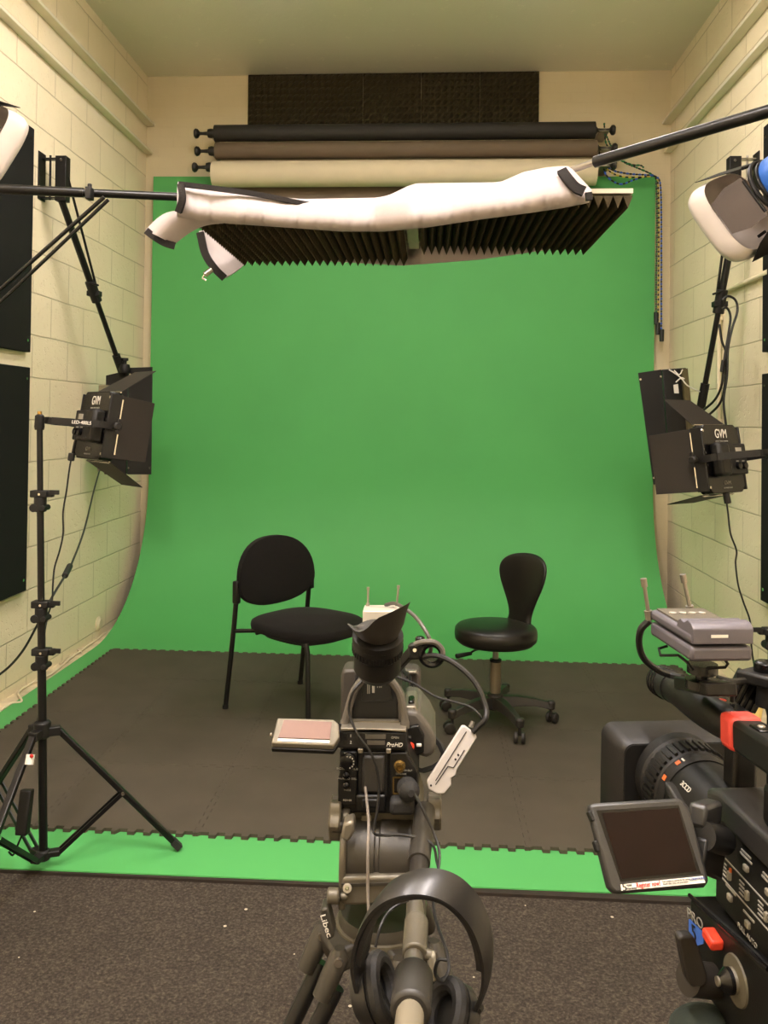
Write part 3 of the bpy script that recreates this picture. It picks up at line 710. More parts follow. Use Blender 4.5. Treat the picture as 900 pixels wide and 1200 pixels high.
# ------------------------------------------------------------------ LED panel lights
LEDF = mat('led_panel_face', (235, 225, 190), .3)
DARK = mat('dark_barn_door', (31, 27, 22), .55, spec=.3, bump=.1, bscale=400)
LCDG = mat('lcd_grey', (150, 145, 130), .3)
def led_light(label, centre, f, mirror, post, tail, w=.20, h=.215, big='', flaps=(.7, .5, .6, .35)):
    """back of the lamp towards local +z, local x to the right seen from behind, y up"""
    z = -V(f).normalized(); x = V((0, 0, 1)).cross(z).normalized(); y = z.cross(x)
    M = Matrix((x, y, z)).transposed().to_4x4(); M.translation = V(centre)
    r = thing('led_panel_light', label, 'studio light', centre)
    mb = MB(M); pts = [V((sx*(w/2-c), sy*(h/2-d), -.025)) for sx, sy, c, d in ((-1, -1, .02, 0), (1, -1, .02, 0), (1, -1, 0, .02), (1, 1, 0, .02), (1, 1, .02, 0), (-1, 1, .02, 0), (-1, 1, 0, .02), (-1, -1, 0, .02))]
    mb.prism(pts, (0, 0, .045)); mb.build('housing', BLKG, r, bevel=.004)
    MB(M).bb((-w/2+.012, -h/2+.012, -.0275), (w/2-.012, h/2-.012, -.0252)).build('light_face', LEDF, r)
    s = 1 if mirror else -1          # side of the lamp nearer the viewer: -1 left / +1 right
    # barn doors: near side, far side, top, bottom; hinged on the front rim and swung open
    def door(name, a, b, out, ln, sh):   # hinge line a-b, direction out
        a, b = V(a), V(b); out = V(out).normalized()*ln; e = (b-a)*sh
        d = MB(M).prism([a+e*.0, b-e*.0, b-e+out, a+e+out], (b-a).cross(out).normalized()*.0025).build(name, DARK, r, bevel=.0008)
        mb = MB(M); mb.cyl(a.lerp(b, .06)-V((0, 0, .001)), a.lerp(b, .94), .0035); mb.build('hinge', CHROME, d)
    zf = -.02
    door('side_door', (s*(w/2+.004), -h/2+.01, zf), (s*(w/2+.004), h/2-.01, zf), (s*flaps[0], 0, -1), flaps[3], .02)
    door('side_door', (-s*(w/2+.004), -h/2+.01, zf), (-s*(w/2+.004), h/2-.01, zf), (-s*.25, 0, -1), .165, .02)
    door('top_door', (-w/2+.01, h/2+.004, zf), (w/2-.01, h/2+.004, zf), (0, flaps[1], -1), .15, .10)
    door('bottom_door', (-w/2+.01, -h/2-.004, zf), (w/2-.01, -h/2-.004, zf), (0, -flaps[2], -1), .15, .10)
    # side rail plates of the housing
    for q in (-1, 1): MB(M).bb((q*w/2-.003, -h/2+.008, -.02), (q*(w/2+.006), h/2-.008, .022)).build('side_rail', BLK, r, bevel=.002)
    # control box and battery
    cb = MB(M).bb((-.01, -.055, .02), (.085, .045, .048)).build('control_box', BLK, r, bevel=.004)
    MB(M).bb((-.075, -.06, .02), (-.015, .05, .06)).build('battery', BLK, r, bevel=.012) if s < 0 else MB(M).bb((.025, -.06, .02), (.085, .05, .06)).build('battery', BLK, r, bevel=.012)
    ox = .045 if s < 0 else -.035
    if s > 0: MB(M).bb((-.085, -.055, .02), (.02, .045, .046)).build('control_panel', BLK, r, bevel=.004)
    MB(M).bb((ox-.018, .008, .046), (ox+.014, .032, .0495)).build('display', LCDG, cb, bevel=.001)
    for q in (-.016, .016): 
        MB(M).lathe((ox+q, -.028, .046), (0, 0, 1), [(.012, 0), (.011, .012), (.004, .013)], 16).build('dial', BLKG, cb)
        MB(M).bb((ox+q-.006, -.014, .046), (ox+q+.006, -.011, .0497)).build('print', GRYP, cb)
    for q in (-h/2+.02, h/2-.02, -.02, .02):
        MB(M).lathe((s*(w/2-.006), q, .018), (0, 0, 1), [(.0045, 0), (.0045, .004)], 10).build('screw', CHROME, r)
    # U-shaped yoke running back to the stand, with a knob on each side
    L_ = .0; pz = M.inverted() @ V(post)
    for q in (-1, 1):
        mb = MB(M); a = V((q*(w/2+.012), 0, 0)); e = V((pz.x+q*.05, pz.y, pz.z-.04)) if False else pz+V((q*.022, 0, -.03)); m_ = V((q*(w/2+.012), pz.y*.55, max(.10, pz.z*.5)))
        if q == s:
            m_ = V((q*(w/2+.012)*.97, pz.y*.3, .070))
        for p_, q_ in ((a, V((a.x, 0, .05))), (V((a.x, 0, .05)), m_), (m_, e)): mb.beam(p_, q_, .005, .022, (0, 1, 0) if abs((q_-p_).normalized().y) < .9 else (0, 0, 1))
        yk = mb.build('yoke_arm', BLK, r)
        if q == s and big:
            td = (m_-e).normalized(); tn_ = td.cross(V((0, 1, 0))).normalized(); text('lettering', big, WHT, yk, M @ (e.lerp(m_, .74)+tn_*.0034), M.to_3x3() @ td, M.to_3x3() @ V((0, 1, 0)), .015, width=(m_-e).length*.46)
        mb = MB(M); mb.lathe(a, (q, 0, 0), [(.006, -.01), (.006, .012), (.013, .014), (.014, .03), (.010, .034)], 14); mb.box(a+V((q*.028, 0, .0)), (.008, .05, .010)); mb.build('tilt_knob', BLK, yk, bevel=.001)
    mb = MB(M); mb.beam(pz+V((-.024, 0, -.03)), pz+V((.024, 0, -.03)), .02, .022); mb.build('yoke_plate', BLK, r)
    MB().lathe(V(post)-V((0, 0, .035)), (0, 0, 1), [(.014, 0), (.016, .01), (.014, .045), (.008, .05)], 16).build('spigot', BLK, r)
    MB().cyl(V(post)+V((0, 0, .014)), V(post)+V((0, 0, .024)), .007).build('brass_stud', mat('brass', (190, 150, 80), .35, .9), r)
    cx_ = 0
    text('lettering', 'GVM', WHT, r, M @ V((cx_, h/2-.032, .0212)), x, y, .042, width=.062 if s < 0 else .06)
    text('lettering', 'GREAT VIDEO MAKER', GRYP, r, M @ V((cx_, h/2-.056, .0212)), x, y, .007)
    text('lettering', 'GVM', GRYP, r, M @ V((cx_, -h/2+.032, .0212)), x, y, .018)
    text('lettering', 'LED VIDEO LIGHT', GRYP, r, M @ V((cx_, -h/2+.016, .0212)), x, y, .006)
    if 0: text('lettering', big, WHT, r, M @ V((-.02, .0, .100)), x, y, .016, width=.12)
    return r, M
LP = Lax(1.425)
cL = at(115, 499, Y=2.80)
LG, LM_ = led_light('black LED panel light with barn doors on the left tripod stand', cL, (.70, .72, -.16), True, LP, None, big='LED-480LS', w=.21, h=.225, flaps=(.06, .8, .5, .11))

RP = at(906, 529, Y=2.80)
cR = at(842, 538, Y=2.92)
RG, RM_ = led_light('black LED panel light with open barn doors by the right wall', cR, (-.62, .80, -.17), False, RP, None, w=.20, h=.225, flaps=(.36, .95, .12, .135))
Rst, Rax = light_stand('light_stand', 'black light stand at the right picture edge behind the receiver', (RP.x, RP.y), RP.z, (0, 0), (52, 172, 292), .40, .42, (at(900, 748, Y=2.8).z, .62), .0105, .0135, -1)

# ------------------------------------------------------------------ large fluorescent fixtures hung from wall brackets
GLS = mat('smoked_acrylic', (120, 112, 88), .2, var=.1)
YLW = mat('yellow_print', (206, 178, 60), .5)
def arm_bracket(label, wall_x, s, p_top, p_bot, pivot, tip, tip2=None):
    """steel channel bracket on a side wall and a telescopic arm hanging from it; s=+1 left wall, -1 right wall"""
    r = thing('wall_bracket', label, 'bracket', (wall_x, p_top.y, p_bot.z))
    y, z0, z1 = p_top.y, p_bot.z, p_top.z
    MB().bb((wall_x, y-.055, z0), (wall_x+s*.006, y+.03, z1)).build('wall_plate', BLKM, r, bevel=.001)
    mb = MB()
    for yy in (y+.0, y+.055): mb.bb((wall_x+s*.006, yy, z0), (wall_x+s*.085, yy+.004, z1)) if False else None
    mb.bb((wall_x+s*.085, y-.03, z0-.005), (wall_x+s*.145, y+.03, z1-.02)); mb.build('swivel_channel', BLKM, r, bevel=.002)
    mb = MB(); mb.cyl((wall_x+s*.045, y, z0+.005), (wall_x+s*.045, y, z1-.01), .006); mb.bb((wall_x, y-.02, z1-.035), (wall_x+s*.09, y+.02, z1-.028)); mb.bb((wall_x, y-.02, z0+.01), (wall_x+s*.09, y+.02, z0+.017)); mb.build('hinge_rod', STEEL if s < 0 else BLKM, r)
    for z in (z0+.02, z1-.045): MB().cyl((wall_x+s*.12, y-.036, z), (wall_x+s*.12, y-.03, z), .008).build('bolt', CHROME, r)
    a = V(pivot); b = V(tip); m_ = a.lerp(b, .52)
    MB().cyl(a, m_, .019).build('upper_tube', BOOM, r); MB().cyl(m_, b, .015).build('lower_tube', BOOM, r)
    d = (b-a).normalized(); mb = MB(); mb.cyl(m_-d*.08, m_+d*.05, .030, seg=16); mb.cyl(m_-d*.07+V((0, -.02, 0)), m_-d*.07+V((.06*s, -.03, -.02)), .006); mb.box(m_, (.075, .05, .03)); mb.build('joint_clamp', BLK, r, bevel=.003)
    MB().cyl(b-d*.12, b+d*.02, .024, seg=16).build('end_clamp', BLK, r)
    a2 = a+V((s*.03, .02, .12)); MB().cyl(a2, m_-d*.03+V((s*.022, 0, .01)), .007).build('tension_rod', BOOM, r)
    return r
aL, bL = at(52, 180, X=-2.11), at(52, 236, X=-2.11)
arm_bracket('black steel bracket and telescopic arm on the left wall', XL, 1, aL, bL, at(71, 232, Y=aL.y-.01), at(143, 436, Y=5.2))
aR, bR = at(884, 180, X=1.715), at(884, 232, X=1.715)
arm_bracket('black steel bracket and telescopic arm on the right wall', XR, -1, aR, bR, at(868, 222, Y=aR.y-.01), at(822, 474, Y=4.95))
MB()
def flo(label, body, door, Y, dY, s):
    """tall fluorescent fixture: body box and an opened flat door, outlines in the Y plane"""
    q = [at(*p, Y=Y) for p in body]; c = sum(q, V((0, 0, 0)))/4
    r = thing('fluorescent_fixture', label, 'studio light', (c.x, Y, q[2].z))
    MB().prism(q, (s*.02, dY, 0)).build('housing', BLKM, r, bevel=.004)
    d = [at(*p, Y=Y) for p in door]
    dr = MB().prism(d, (0, .008, 0)).build('door', BLK, r, bevel=.001)
    for k in range(4):
        p = d[k]+(sum(d, V((0, 0, 0)))/4-d[k])*.12; MB().cyl(p-V((0, .003, 0)), p, .006, seg=10).build('rivet', CHROME, dr)
    return r, q, d
fl, q, d = flo('tall black fluorescent studio light hanging by the left wall', [(124, 440), (150, 434), (148, 556), (122, 556)], [(151, 431), (178.5, 430), (177, 556), (149, 556)], 5.2, .16, -1)
MB().bb((q[0].x-.03, 5.16, q[2].z+.02), (q[0].x+.03, 5.3, q[0].z-.06)).build('side_panel', GLS, fl, bevel=.003)
MB().lathe(at(146, 433, Y=5.17), (0, 0, 1), [(.03, -.02), (.035, 0), (.03, .03), (.012, .035), (.012, .05), (.022, .055), (.022, .07)], 16).build('mount', BLK, fl)
fr_, q, d = flo('tall black fluorescent studio light hanging by the right wall', [(776, 433), (804, 431), (817, 560), (786, 562)], [(748, 437), (775, 433), (786, 566), (766, 568)], 4.95, .16, 1)
# open back frame with white ties, yellow-edged reflector
mb = MB(); a = [at(x, y, Y=4.92) for x, y in ((797, 433), (804, 432), (812, 510), (805, 510))]; mb.prism(a, (0, -.03, 0)); mb.build('reflector_edge', mat('olive_edge', (82, 74, 44), .5), fr_)
mb = MB(); a = [at(x, y, Y=4.90) for x, y in ((803, 438), (805, 438), (808, 455), (806, 455))]; mb.prism(a, (0, -.004, 0)); mb.build('print', YLW, fr_)
mb = MB(); a = [at(x, y, Y=4.92) for x, y in ((789, 451), (794, 450), (795, 461), (790, 461))]; mb.prism(a, (0, -.01, 0)); mb.build('label_plate', WHT, fr_)
MB().tube(cr([at(784, 433, Y=4.9), at(797, 442, Y=4.89), at(806, 452, Y=4.89), at(820, 459, Y=4.91)]), .004).build('tie', WHT, fr_)
MB().tube(cr([at(792, 448, Y=4.9), at(798, 443, Y=4.89), at(802, 444, Y=4.89)]), .004).build('tie', WHT, fr_)
MB().tube(cr([at(790, 434, Y=4.9), at(796, 439, Y=4.89), at(800, 433, Y=4.89)]), .003).build('tie', WHT, fr_)

# ------------------------------------------------------------------ black absorber boards on the side walls
BB = mat('black_board', (17, 17, 14), .85, var=.1, vscale=3, bump=.2, bscale=200, spec=.25)
def board(x0, s, y0, y1, z0, z1, label):
    r = thing('acoustic_board', label, 'wall board', (x0, (y0+y1)/2, z0), 'black boards on the side walls')
    MB().bb((x0, y0, z0), (x0+s*.03, y1, z1)).build('panel', BB, r, bevel=.004)
    for y in (y0+.04, y1-.04):
        for z in (z0+.06, z1-.06): MB().cyl((x0+s*.03, y, z), (x0+s*.033, y, z), .008, seg=12).build('screw', CHROME, r)
ye = 4.42
board(XL+.002, 1, 3.2, ye, 1.765, 2.945, 'black absorber board on the left wall, upper of the two')
board(XL+.002, 1, 3.2, ye, .515, 1.685, 'black absorber board on the left wall, lower of the two')
board(XR-.002, -1, 3.4, 4.50, 1.80, 2.95, 'black absorber board on the right wall, upper of the two')
board(XR-.002, -1, 3.4, 4.50, .545, 1.69, 'black absorber board on the right wall, lower of the two')

# ------------------------------------------------------------------ booms
bo = thing('boom_pole', 'black horizontal boom pole holding the blanket from the left', 'boom', at(100, 226, Y=2.37))
a, b = at(0, 221.5, Y=2.37), at(216, 231, Y=2.44); d = (b-a).normalized(); a0 = a-d*.55
MB().cyl(a0, a.lerp(b, .45), .0140).build('outer_tube', BOOM, bo); MB().cyl(a.lerp(b, .45), b+d*.12, .0118).build('inner_tube', BOOM, bo)
p = at(105, 227, Y=2.37); mb = MB(); mb.box(p, (.016, .03, .034)); mb.cyl(p+V((0, 0, .01)), p+V((0, 0, .028)), .006); mb.build('stop_clamp', BLK, bo, bevel=.002)
for k, (o1, o2) in enumerate(((0, 0), (5, 3))):
    ra, rb_ = at(122+o1, 231+o2, Y=2.35), at(-60+o1*2, 393+o2*3, Y=2.35); rb_ = ra+(rb_-ra)*((ra.x-(a0.x+.055))/(ra.x-rb_.x))
    MB().cyl(ra, rb_, .0052 if k else .0058, seg=10).build('brace_rod', BOOM, bo)
# the stand of this boom, just outside the picture
xs = a0.x+.05
S2, S2ax = light_stand('boom_stand', 'black tripod stand that carries the left boom pole', (xs, 2.37), a0.z, (0, 0), (80, 200, 320), .4, .45, (1.5, 1.0), .0125, .017, 1)
b2 = thing('boom_pole', 'black and steel boom pole slanting up to the right from the blanket', 'boom', at(800, 165, Y=2.1))
a, m_, e = at(662, 202, Y=2.25), at(697, 190, Y=2.2), at(905, 129, Y=1.92); d = (e-m_).normalized()
MB().cyl(a+(a-m_).normalized()*.15, m_, .0085).build('inner_tube', STEEL, b2); MB().cyl(m_, e+d*.5, .0145).build('outer_tube', BOOM, b2)
S3p = e+d*.45
S3, _ = light_stand('boom_stand', 'black tripod stand that carries the right boom pole', (S3p.x, S3p.y), S3p.z-.01, (0, 0), (30, 150, 300), .25, .45, (1.5, 1.0), .0125, .017, -1)

# ------------------------------------------------------------------ fresnel spotlights with diffusion sheets
GEL = mat('diffusion_sheet', (214, 203, 194), .45, bump=.03, spec=.4)
BLU = mat('blue_lamp_paint', (52, 104, 190), .35)
SIL = mat('silver_lamp_paint', (186, 176, 156), .45, .3)
DOORM = mat('worn_barn_door', (76, 66, 60), .5, bump=.1)
def fresnel(label, c, axis, roll, stand):
    z = V(axis).normalized(); x = z.cross(V((0, 0, 1))).normalized(); y = x.cross(z).normalized()
    x, y = x*math.cos(roll)+y*math.sin(roll), y*math.cos(roll)-x*math.sin(roll)
    M = Matrix((x, y, z)).transposed().to_4x4(); M.translation = V(c)
    r = thing('fresnel_spotlight', label, 'studio light', c)
    MB(M).lathe((0, 0, -.20), (0, 0, 1), [(.07, 0), (.085, .01), (.09, .09), (.092, .12)], 32).build('lamp_body', SIL, r)
    MB(M).lathe((0, 0, -.08), (0, 0, 1), [(.094, 0), (.100, .006), (.102, .045), (.096, .055)], 32).build('blue_ring', BLU, r)
    mb = MB(M); n_ = 40
    mb.tube([(math.cos(2*math.pi*k/n_)*.112, math.sin(2*math.pi*k/n_)*.112, 0) for k in range(n_)], .009, 8, closed=True)
    mb.tube([(math.cos(2*math.pi*k/n_)*.100, math.sin(2*math.pi*k/n_)*.100, -.02) for k in range(n_)], .006, 8, closed=True); mb.build('accessory_ring', BLK, r)
    MB(M).lathe((0, 0, -.03), (0, 0, 1), [(.09, 0), (.08, .012), (.05, .02), (.0, .024)], 32).build('lens', mat('lens_glass', (200, 205, 205), .1, trans=.5), r)
    g_ = .115
    for k, (dx, dy) in enumerate(((-1, 0), (1, 0), (0, 1), (0, -1))):
        e = V((-dy, dx, 0)); h0 = V((dx, dy, 0))*g_+V((0, 0, .015)); out = (V((dx*.42, dy*.42, 1))).normalized()
        wide = .085 if dx else .1; ln = .135 if dx else .19; flare = .09 if dx else .115
        pts = [h0-e*wide, h0+e*wide, h0+e*flare+out*ln*.5, h0+e*flare*.75+out*ln, h0-e*flare*.75+out*ln, h0-e*flare+out*ln*.5]
        dr = MB(M).prism(pts, e.cross(out)*.0025).build('barn_door', DOORM if dx else BLK, r)
        MB(M).cyl(h0-e*.07, h0+e*.07, .006).build('hinge', BLK, dr)
    # diffusion sheet bent round the barn doors: a pale flared box open at the lamp
    P = []; n_ = 48
    for t_, sc_ in ((.15, .205), (.18, .215), (.212, .218), (.235, .208), (.245, .18), (.25, .12), (.252, .06), (.253, .006)):
        row = []
        for k in range(n_+1):
            a = 2*math.pi*k/n_+.785; cx_ = math.copysign(abs(math.cos(a))**.55, math.cos(a)); cy_ = math.copysign(abs(math.sin(a))**.55, math.sin(a))
            if t_ < .1 and 0: pass
            row.append(V((cx_*sc_*.78, cy_*sc_*.78, t_+.02*(1-abs(cx_))*0)))
        P.append(row)
    gl = MB(M).grid(P, .0012).build('diffusion_sheet', GEL, r, smooth=80)
    for a in (.6, 2.5, 3.9, 5.5): MB(M).box((math.cos(a)*.15, math.sin(a)*.15, .205), (.012, .012, .035)).build('peg', BLK, r)
    # yoke and stand
    yk = MB(M); yk.tube(cr([(-.115, 0, -.06), (-.125, 0, -.16), (-.09, 0, -.26), (0, 0, -.30), (.09, 0, -.26), (.125, 0, -.16), (.115, 0, -.06)], 6), .008, 8); yk.build('yoke', BLK, r)
    return r, M

cF = at(906, 219, Y=3.3)
F1, F1M = fresnel('blue and silver spotlight with barn doors and white diffusion sheet at upper right', cF, (-.45, .80, -.40), .42, None)
e = F1M @ V((0, 0, -.30))
light_stand('light_stand', 'tall black stand behind the right LED panel carrying the blue spotlight', (e.x+.02, e.y), e.z, (0, 0), (100, 190, 280), .30, .45, (1.5, 1.0), .0105, .0145, -1)
cG = at(-72, 136, Y=3.0)
F2, F2M = fresnel('spotlight at the upper left picture edge showing a corner of white diffusion sheet', cG, (.50, .78, -.38), -.30, None)
e = F2M @ V((0, 0, -.30))
light_stand('light_stand', 'tall black stand beyond the left picture edge carrying a spotlight', (e.x-.02, e.y), e.z, (0, 0), (80, 260, 350), .30, .45, (1.5, 1.0), .0105, .0145, 1)

# ------------------------------------------------------------------ drive chains of the paper rolls
CB = mat('chain_black', (24, 26, 22), .5)
def chain(col, pts, label, weight=None, r=.0065, step=.019):
    P = cr(pts, 10); mb = MB(); acc = 0; k = 0; cur = P[0]
    L_ = []
    for a, b in zip(P, P[1:]):
        n_ = max(1, int((b-a).length/.004)); L_ += [a.lerp(b, i/n_) for i in range(n_)]
    nb = max(2, int(step/.004)); i = 0
    while i+nb < len(L_):
        mb.mi = k % 2; a, b = L_[i], L_[i+nb]; d = b-a
        mb.tube([a, a.lerp(b, .25), a.lerp(b, .75), b], [r*.5, r*(1.1 if k % 2 == 0 else .9), r*(1.1 if k % 2 == 0 else .9), r*.5], 6); i += nb; k += 1
    o = thing('bead_chain', label, 'chain', pts[-1])
    mb.build('beads', [col, CB], o)
    if weight: MB().cyl(weight, V(weight)-V((0, 0, .085)), .017, .015).build('chain_weight', CB, o, bevel=.004)
    return o
GC = mat('chain_green', (30, 110, 62), .4); YC = mat('chain_yellow', (196, 176, 62), .4); BC = mat('chain_blue', (48, 92, 190), .4)
q = lambda x, y, d=0.: at(x, y, Y=6.13+d)
chain(GC, [q(708, 144), q(709, 158), q(711, 170), q(722, 182), q(731, 190), q(745, 196), q(757, 201), q(766, 206), q(769, 214), q(770, 260), q(769, 330), q(769, 380)], 'green and black roller chain looping right of the paper rolls and hanging down', q(769, 366))
chain(GC, [q(707, 150), q(712, 162), q(718, 175), q(728, 187), q(740, 193), q(752, 194), q(755, 199)], 'short green and black chain bunched beside the black and brown paper rolls')
chain(YC, [q(703, 171), q(703, 184), q(709, 196), q(722, 205), q(740, 208), q(758, 207), q(768, 207), q(771, 216), q(772, 260), q(771.5, 330), q(771, 385)], 'yellow chain hanging straight down between the green and the blue chain', q(771, 378))
chain(BC, [q(707, 192), q(709, 203), q(716, 211), q(728, 216), q(742, 211), q(755, 207)], 'short blue chain sagging below the white roll end')
chain(BC, [q(712, 196, -.01), q(722, 201, -.01), q(740, 204, -.01), q(757, 205, -.01), q(769, 207, -.01), q(774, 218, -.01), q(775, 270, -.01), q(775, 340, -.01), q(775, 392, -.01)], 'blue and white chain, rightmost and longest of the hanging chains', q(775.5, 386, -.01))

# ------------------------------------------------------------------ loose cables
CAB = mat('black_cable', (20, 19, 17), .5); WCAB = mat('white_cable', (214, 200, 170), .55)
def cable(label, pts, r=.0035, m=CAB, ferrite=None, cat='cable'):
    o = thing('cable', label, cat, pts[-1]); MB().tube(cr(pts, 8), r, 8).build('lead', m, o)
    if ferrite:
        a, b = ferrite; MB().cyl(a, b, .011, seg=14).build('ferrite_core', CAB, o, bevel=.003)
    return o
w_ = lambda x, y, Y=2.75: at(x, y, Y=Y)
cable('thin black power cable hanging from the left LED panel with ferrite near the top', [w_(90, 508), w_(87, 520), w_(84, 535), w_(81, 552), w_(78, 575), w_(74, 600), w_(74, 625), w_(70, 645), w_(64, 665), w_(62, 685), w_(61, 705), w_(56, 722), w_(52, 745, 2.72), w_(51, 780, 2.71), w_(47, 820, 2.71), w_(42, 862, 2.71)], .0030, ferrite=(w_(84.5, 531), w_(83, 540)))
cable('black cable with ferrite running from the left fluorescent light down past the stand', [at(119, 543, Y=5.0), at(110, 575, Y=4.4), at(99, 620, Y=3.8), at(85, 658, Y=3.2), at(76, 675, Y=3.0), at(62, 698, Y=2.8), at(45, 730, Y=2.78), at(25, 765, Y=2.85), at(0, 790, Y=2.95), at(-40, 812, Y=3.0)], .0042, ferrite=(at(82, 663, Y=3.1), at(76, 675, Y=3.0)))
cable('thin black wavy cable hanging from the right LED panel down to the floor', [at(847, 560, Y=2.9), at(850, 578, Y=2.9), at(853, 600, Y=2.9), at(856, 625, Y=2.9), at(863, 645, Y=2.92), at(862, 660, Y=2.92), at(865, 685, Y=2.92), at(871, 705, Y=2.92), at(879, 728, Y=2.92), at(880, 750, Y=2.92), at(883, 775, Y=2.92), at(890, 800, Y=2.92), at(900, 840, Y=2.92)], .0030, ferrite=(at(850.5, 577, Y=2.9), at(853, 590, Y=2.9)))
cable('looped black cables hanging behind the right wall arm', [at(846, 352, Y=4.6), at(853, 347, Y=4.6), at(862, 352, Y=4.6), at(864, 365, Y=4.6), at(858, 385, Y=4.6), at(853, 410, Y=4.6), at(852, 440, Y=4.6), at(848, 470, Y=4.6), at(851, 500, Y=4.6)], .0065)
cable('second black cable loop under the right wall arm with ferrite', [at(846, 362, Y=4.62), at(852, 361, Y=4.62), at(856, 372, Y=4.62), at(853, 395, Y=4.62), at(849, 420, Y=4.62), at(846, 450, Y=4.62), at(838, 468, Y=4.7), at(825, 480, Y=4.8), at(812, 490, Y=4.9)], .0065, ferrite=(at(848, 422, Y=4.6), at(846, 436, Y=4.6)))
cable('black cable drooping from the wall arm to the right fluorescent light', [at(843, 380, Y=4.64), at(846, 400, Y=4.64), at(851, 415, Y=4.64), at(850, 445, Y=4.64), at(845, 470, Y=4.7), at(832, 485, Y=4.8), at(815, 497, Y=4.9)], .0065)
g_ = lambda x, y: at(x, y, Z=.002)
cable('pale cable lying along the left wall on the floor', [g_(-20, 850), g_(10, 826), g_(25, 822), g_(22, 812), g_(33, 803), g_(60, 790), g_(82, 772), g_(110, 752), g_(124, 741)], .006, WCAB)
cable('thin tangled pale lead on the floor near the back left corner', [g_(70, 778), g_(88, 762), g_(96, 765), g_(92, 757), g_(110, 745), g_(120, 740), g_(128, 734)], .004, WCAB)
plg = thing('wall_socket', 'round pale plug at the foot of the left wall near the back corner', 'plug', at(117, 733, X=XL+.005))
pp = at(117, 731, X=XL+.012); mb = MB(); mb.lathe(pp-V((.012, 0, 0)), (1, 0, 0), [(.045, 0), (.047, .006), (.035, .012), (.03, .02)], 20); mb.build('plug_body', WCAB, plg)
# ================================================================== centre camcorder on its tripod
CG = mat('camera_grey', (92, 87, 79), .42, .2, bump=.06, bscale=500)
CBK = mat('camera_black', (15, 14, 12), .45, spec=.35, bump=.1, bscale=700)
CBD = mat('camera_dark_panel', (12, 11, 10), .5)
SLV = mat('camera_silver', (134, 127, 112), .35, .55)
SCR = mat('grey_lcd_screen', (122, 98, 90), .22, var=.03)
RED = mat('red_button', (214, 62, 38), .45)
GOLD = mat('gold_contact', (130, 108, 62), .35, .9)
TGR = mat('tripod_grey', (98, 92, 78), .42, .35, bump=.06, bscale=400)
TGD = mat('tripod_dark_grey', (58, 54, 46), .45, .2)
CARB = mat('carbon_tube', (18, 17, 16), .35, .2)
BEI = mat('beige_grip', (128, 119, 100), .55)
def pr(pxs, Y, dy, mb=None):    # outline facing the viewer at depth Y, pushed back by dy
    mb = mb or MB(); mb.prism([at(x, y, Y=Y) for x, y in pxs], (0, dy, 0)); return mb
def rect(x0, y0, x1, y1): return [(x0, y0), (x1, y0), (x1, y1), (x0, y1)]
def oval(cx, cy, rx, ry, n=24): return [(cx+rx*math.cos(2*math.pi*k/n), cy+ry*math.sin(2*math.pi*k/n)) for k in range(n)]
EX, EY = V((1, 0, 0)), V((0, 0, 1))
Yr = 1.30
cc = thing('camcorder', 'shoulder camcorder on the centre tripod seen from behind, viewfinder turned up', 'video camera', at(445, 955, Y=1.4))
# main body
b_ = MB(); pr([(401, 853), (475, 855), (478, 880), (490, 905), (490, 955), (400, 953), (397, 900)], Yr, .24, b_); b_.build('body', CBK, cc, bevel=.004)
pr([(399, 853), (476, 855), (476, 858.5), (438, 855.5), (399, 857)], Yr-.012, .1).build('top_trim', SLV, cc, bevel=.001)
pr([(397, 857), (476, 859), (476, 879), (396, 877)], Yr-.010, .02).build('card_door', CBD, cc, bevel=.002)
for x0, y0, x1, y1 in ((428, 861, 452, 866), (430, 868, 451, 873)): pr(rect(x0, y0, x1, y1), Yr-.0115, .004).build('card_slot', CG, cc)
for y, s_ in ((862.5, '1'), (870, '2')):
    pr(rect(402, y-2.5, 407, y+2.5), Yr-.0115, .004).build('card_lamp', BLK, cc)
    text('lettering', s_, WHT, cc, at(411, y, Y=Yr-.0105), EX, EY, .006)
text('lettering', 'OPEN', GRYP, cc, at(463, 864.5, Y=Yr-.0105), EX, EY, .0045)
text('lettering', 'ProHD', WHT, cc, at(462, 873, Y=Yr-.0105), EX, EY, .0085, shear=.3, width=.024)
# battery bay with pack
pr(rect(419, 881, 455, 936), Yr-.004, .02).build('battery_bay', CBD, cc, bevel=.002)
pr(rect(424, 886, 451, 930), Yr-.012, .02).build('battery', mat('battery_grey', (40, 37, 32), .6), cc, bevel=.004)
for x in (422, 455): pr(rect(x-2.5, 878, x+3, 883), Yr-.014, .01).build('battery_latch', SLV, cc, bevel=.001)
pr(rect(417, 932, 452, 952), Yr-.014, .02).build('battery_release', CBK, cc, bevel=.003)
pr(rect(424, 937, 445, 947), Yr-.016, .01).build('release_catch', BLK, cc, bevel=.002)
# left control column
pr([(398, 881), (418, 881), (418, 944), (396, 944), (396, 912), (398, 905)], Yr-.010, .02).build('control_column', CBK, cc, bevel=.002)
o = at(408.5, 891, Y=Yr-.010); MB().lathe(o, (0, -1, 0), [(.0125, 0), (.012, .006), (.009, .008)], 24).build('menu_dial', BLKG, cc)
for k in range(7):
    a = math.radians(-70+k*28); MB().cyl(o+V((math.cos(a)*.0085, -.0083, math.sin(a)*.0085)), o+V((math.cos(a)*.0085, -.0087, math.sin(a)*.0085)), .0012, seg=8).build('dial_mark', GRYP, cc)
for y, s_ in ((883, 'MENU'), (901, 'SCENE FILE'), (912.5, 'AUDIO SEL'), (926, 'MODE'), (938, 'POWER')):
    text('lettering', s_, GRYP, cc, at(407, y, Y=Yr-.0115), EX, EY, .0036, width=.0032*len(s_) if len(s_) > 5 else None)
for y in (907, 919): MB().lathe(at(406, y, Y=Yr-.010), (0, -1, 0), [(.005, 0), (.005, .006), (.002, .009)], 14).build('toggle', BLKG, cc)
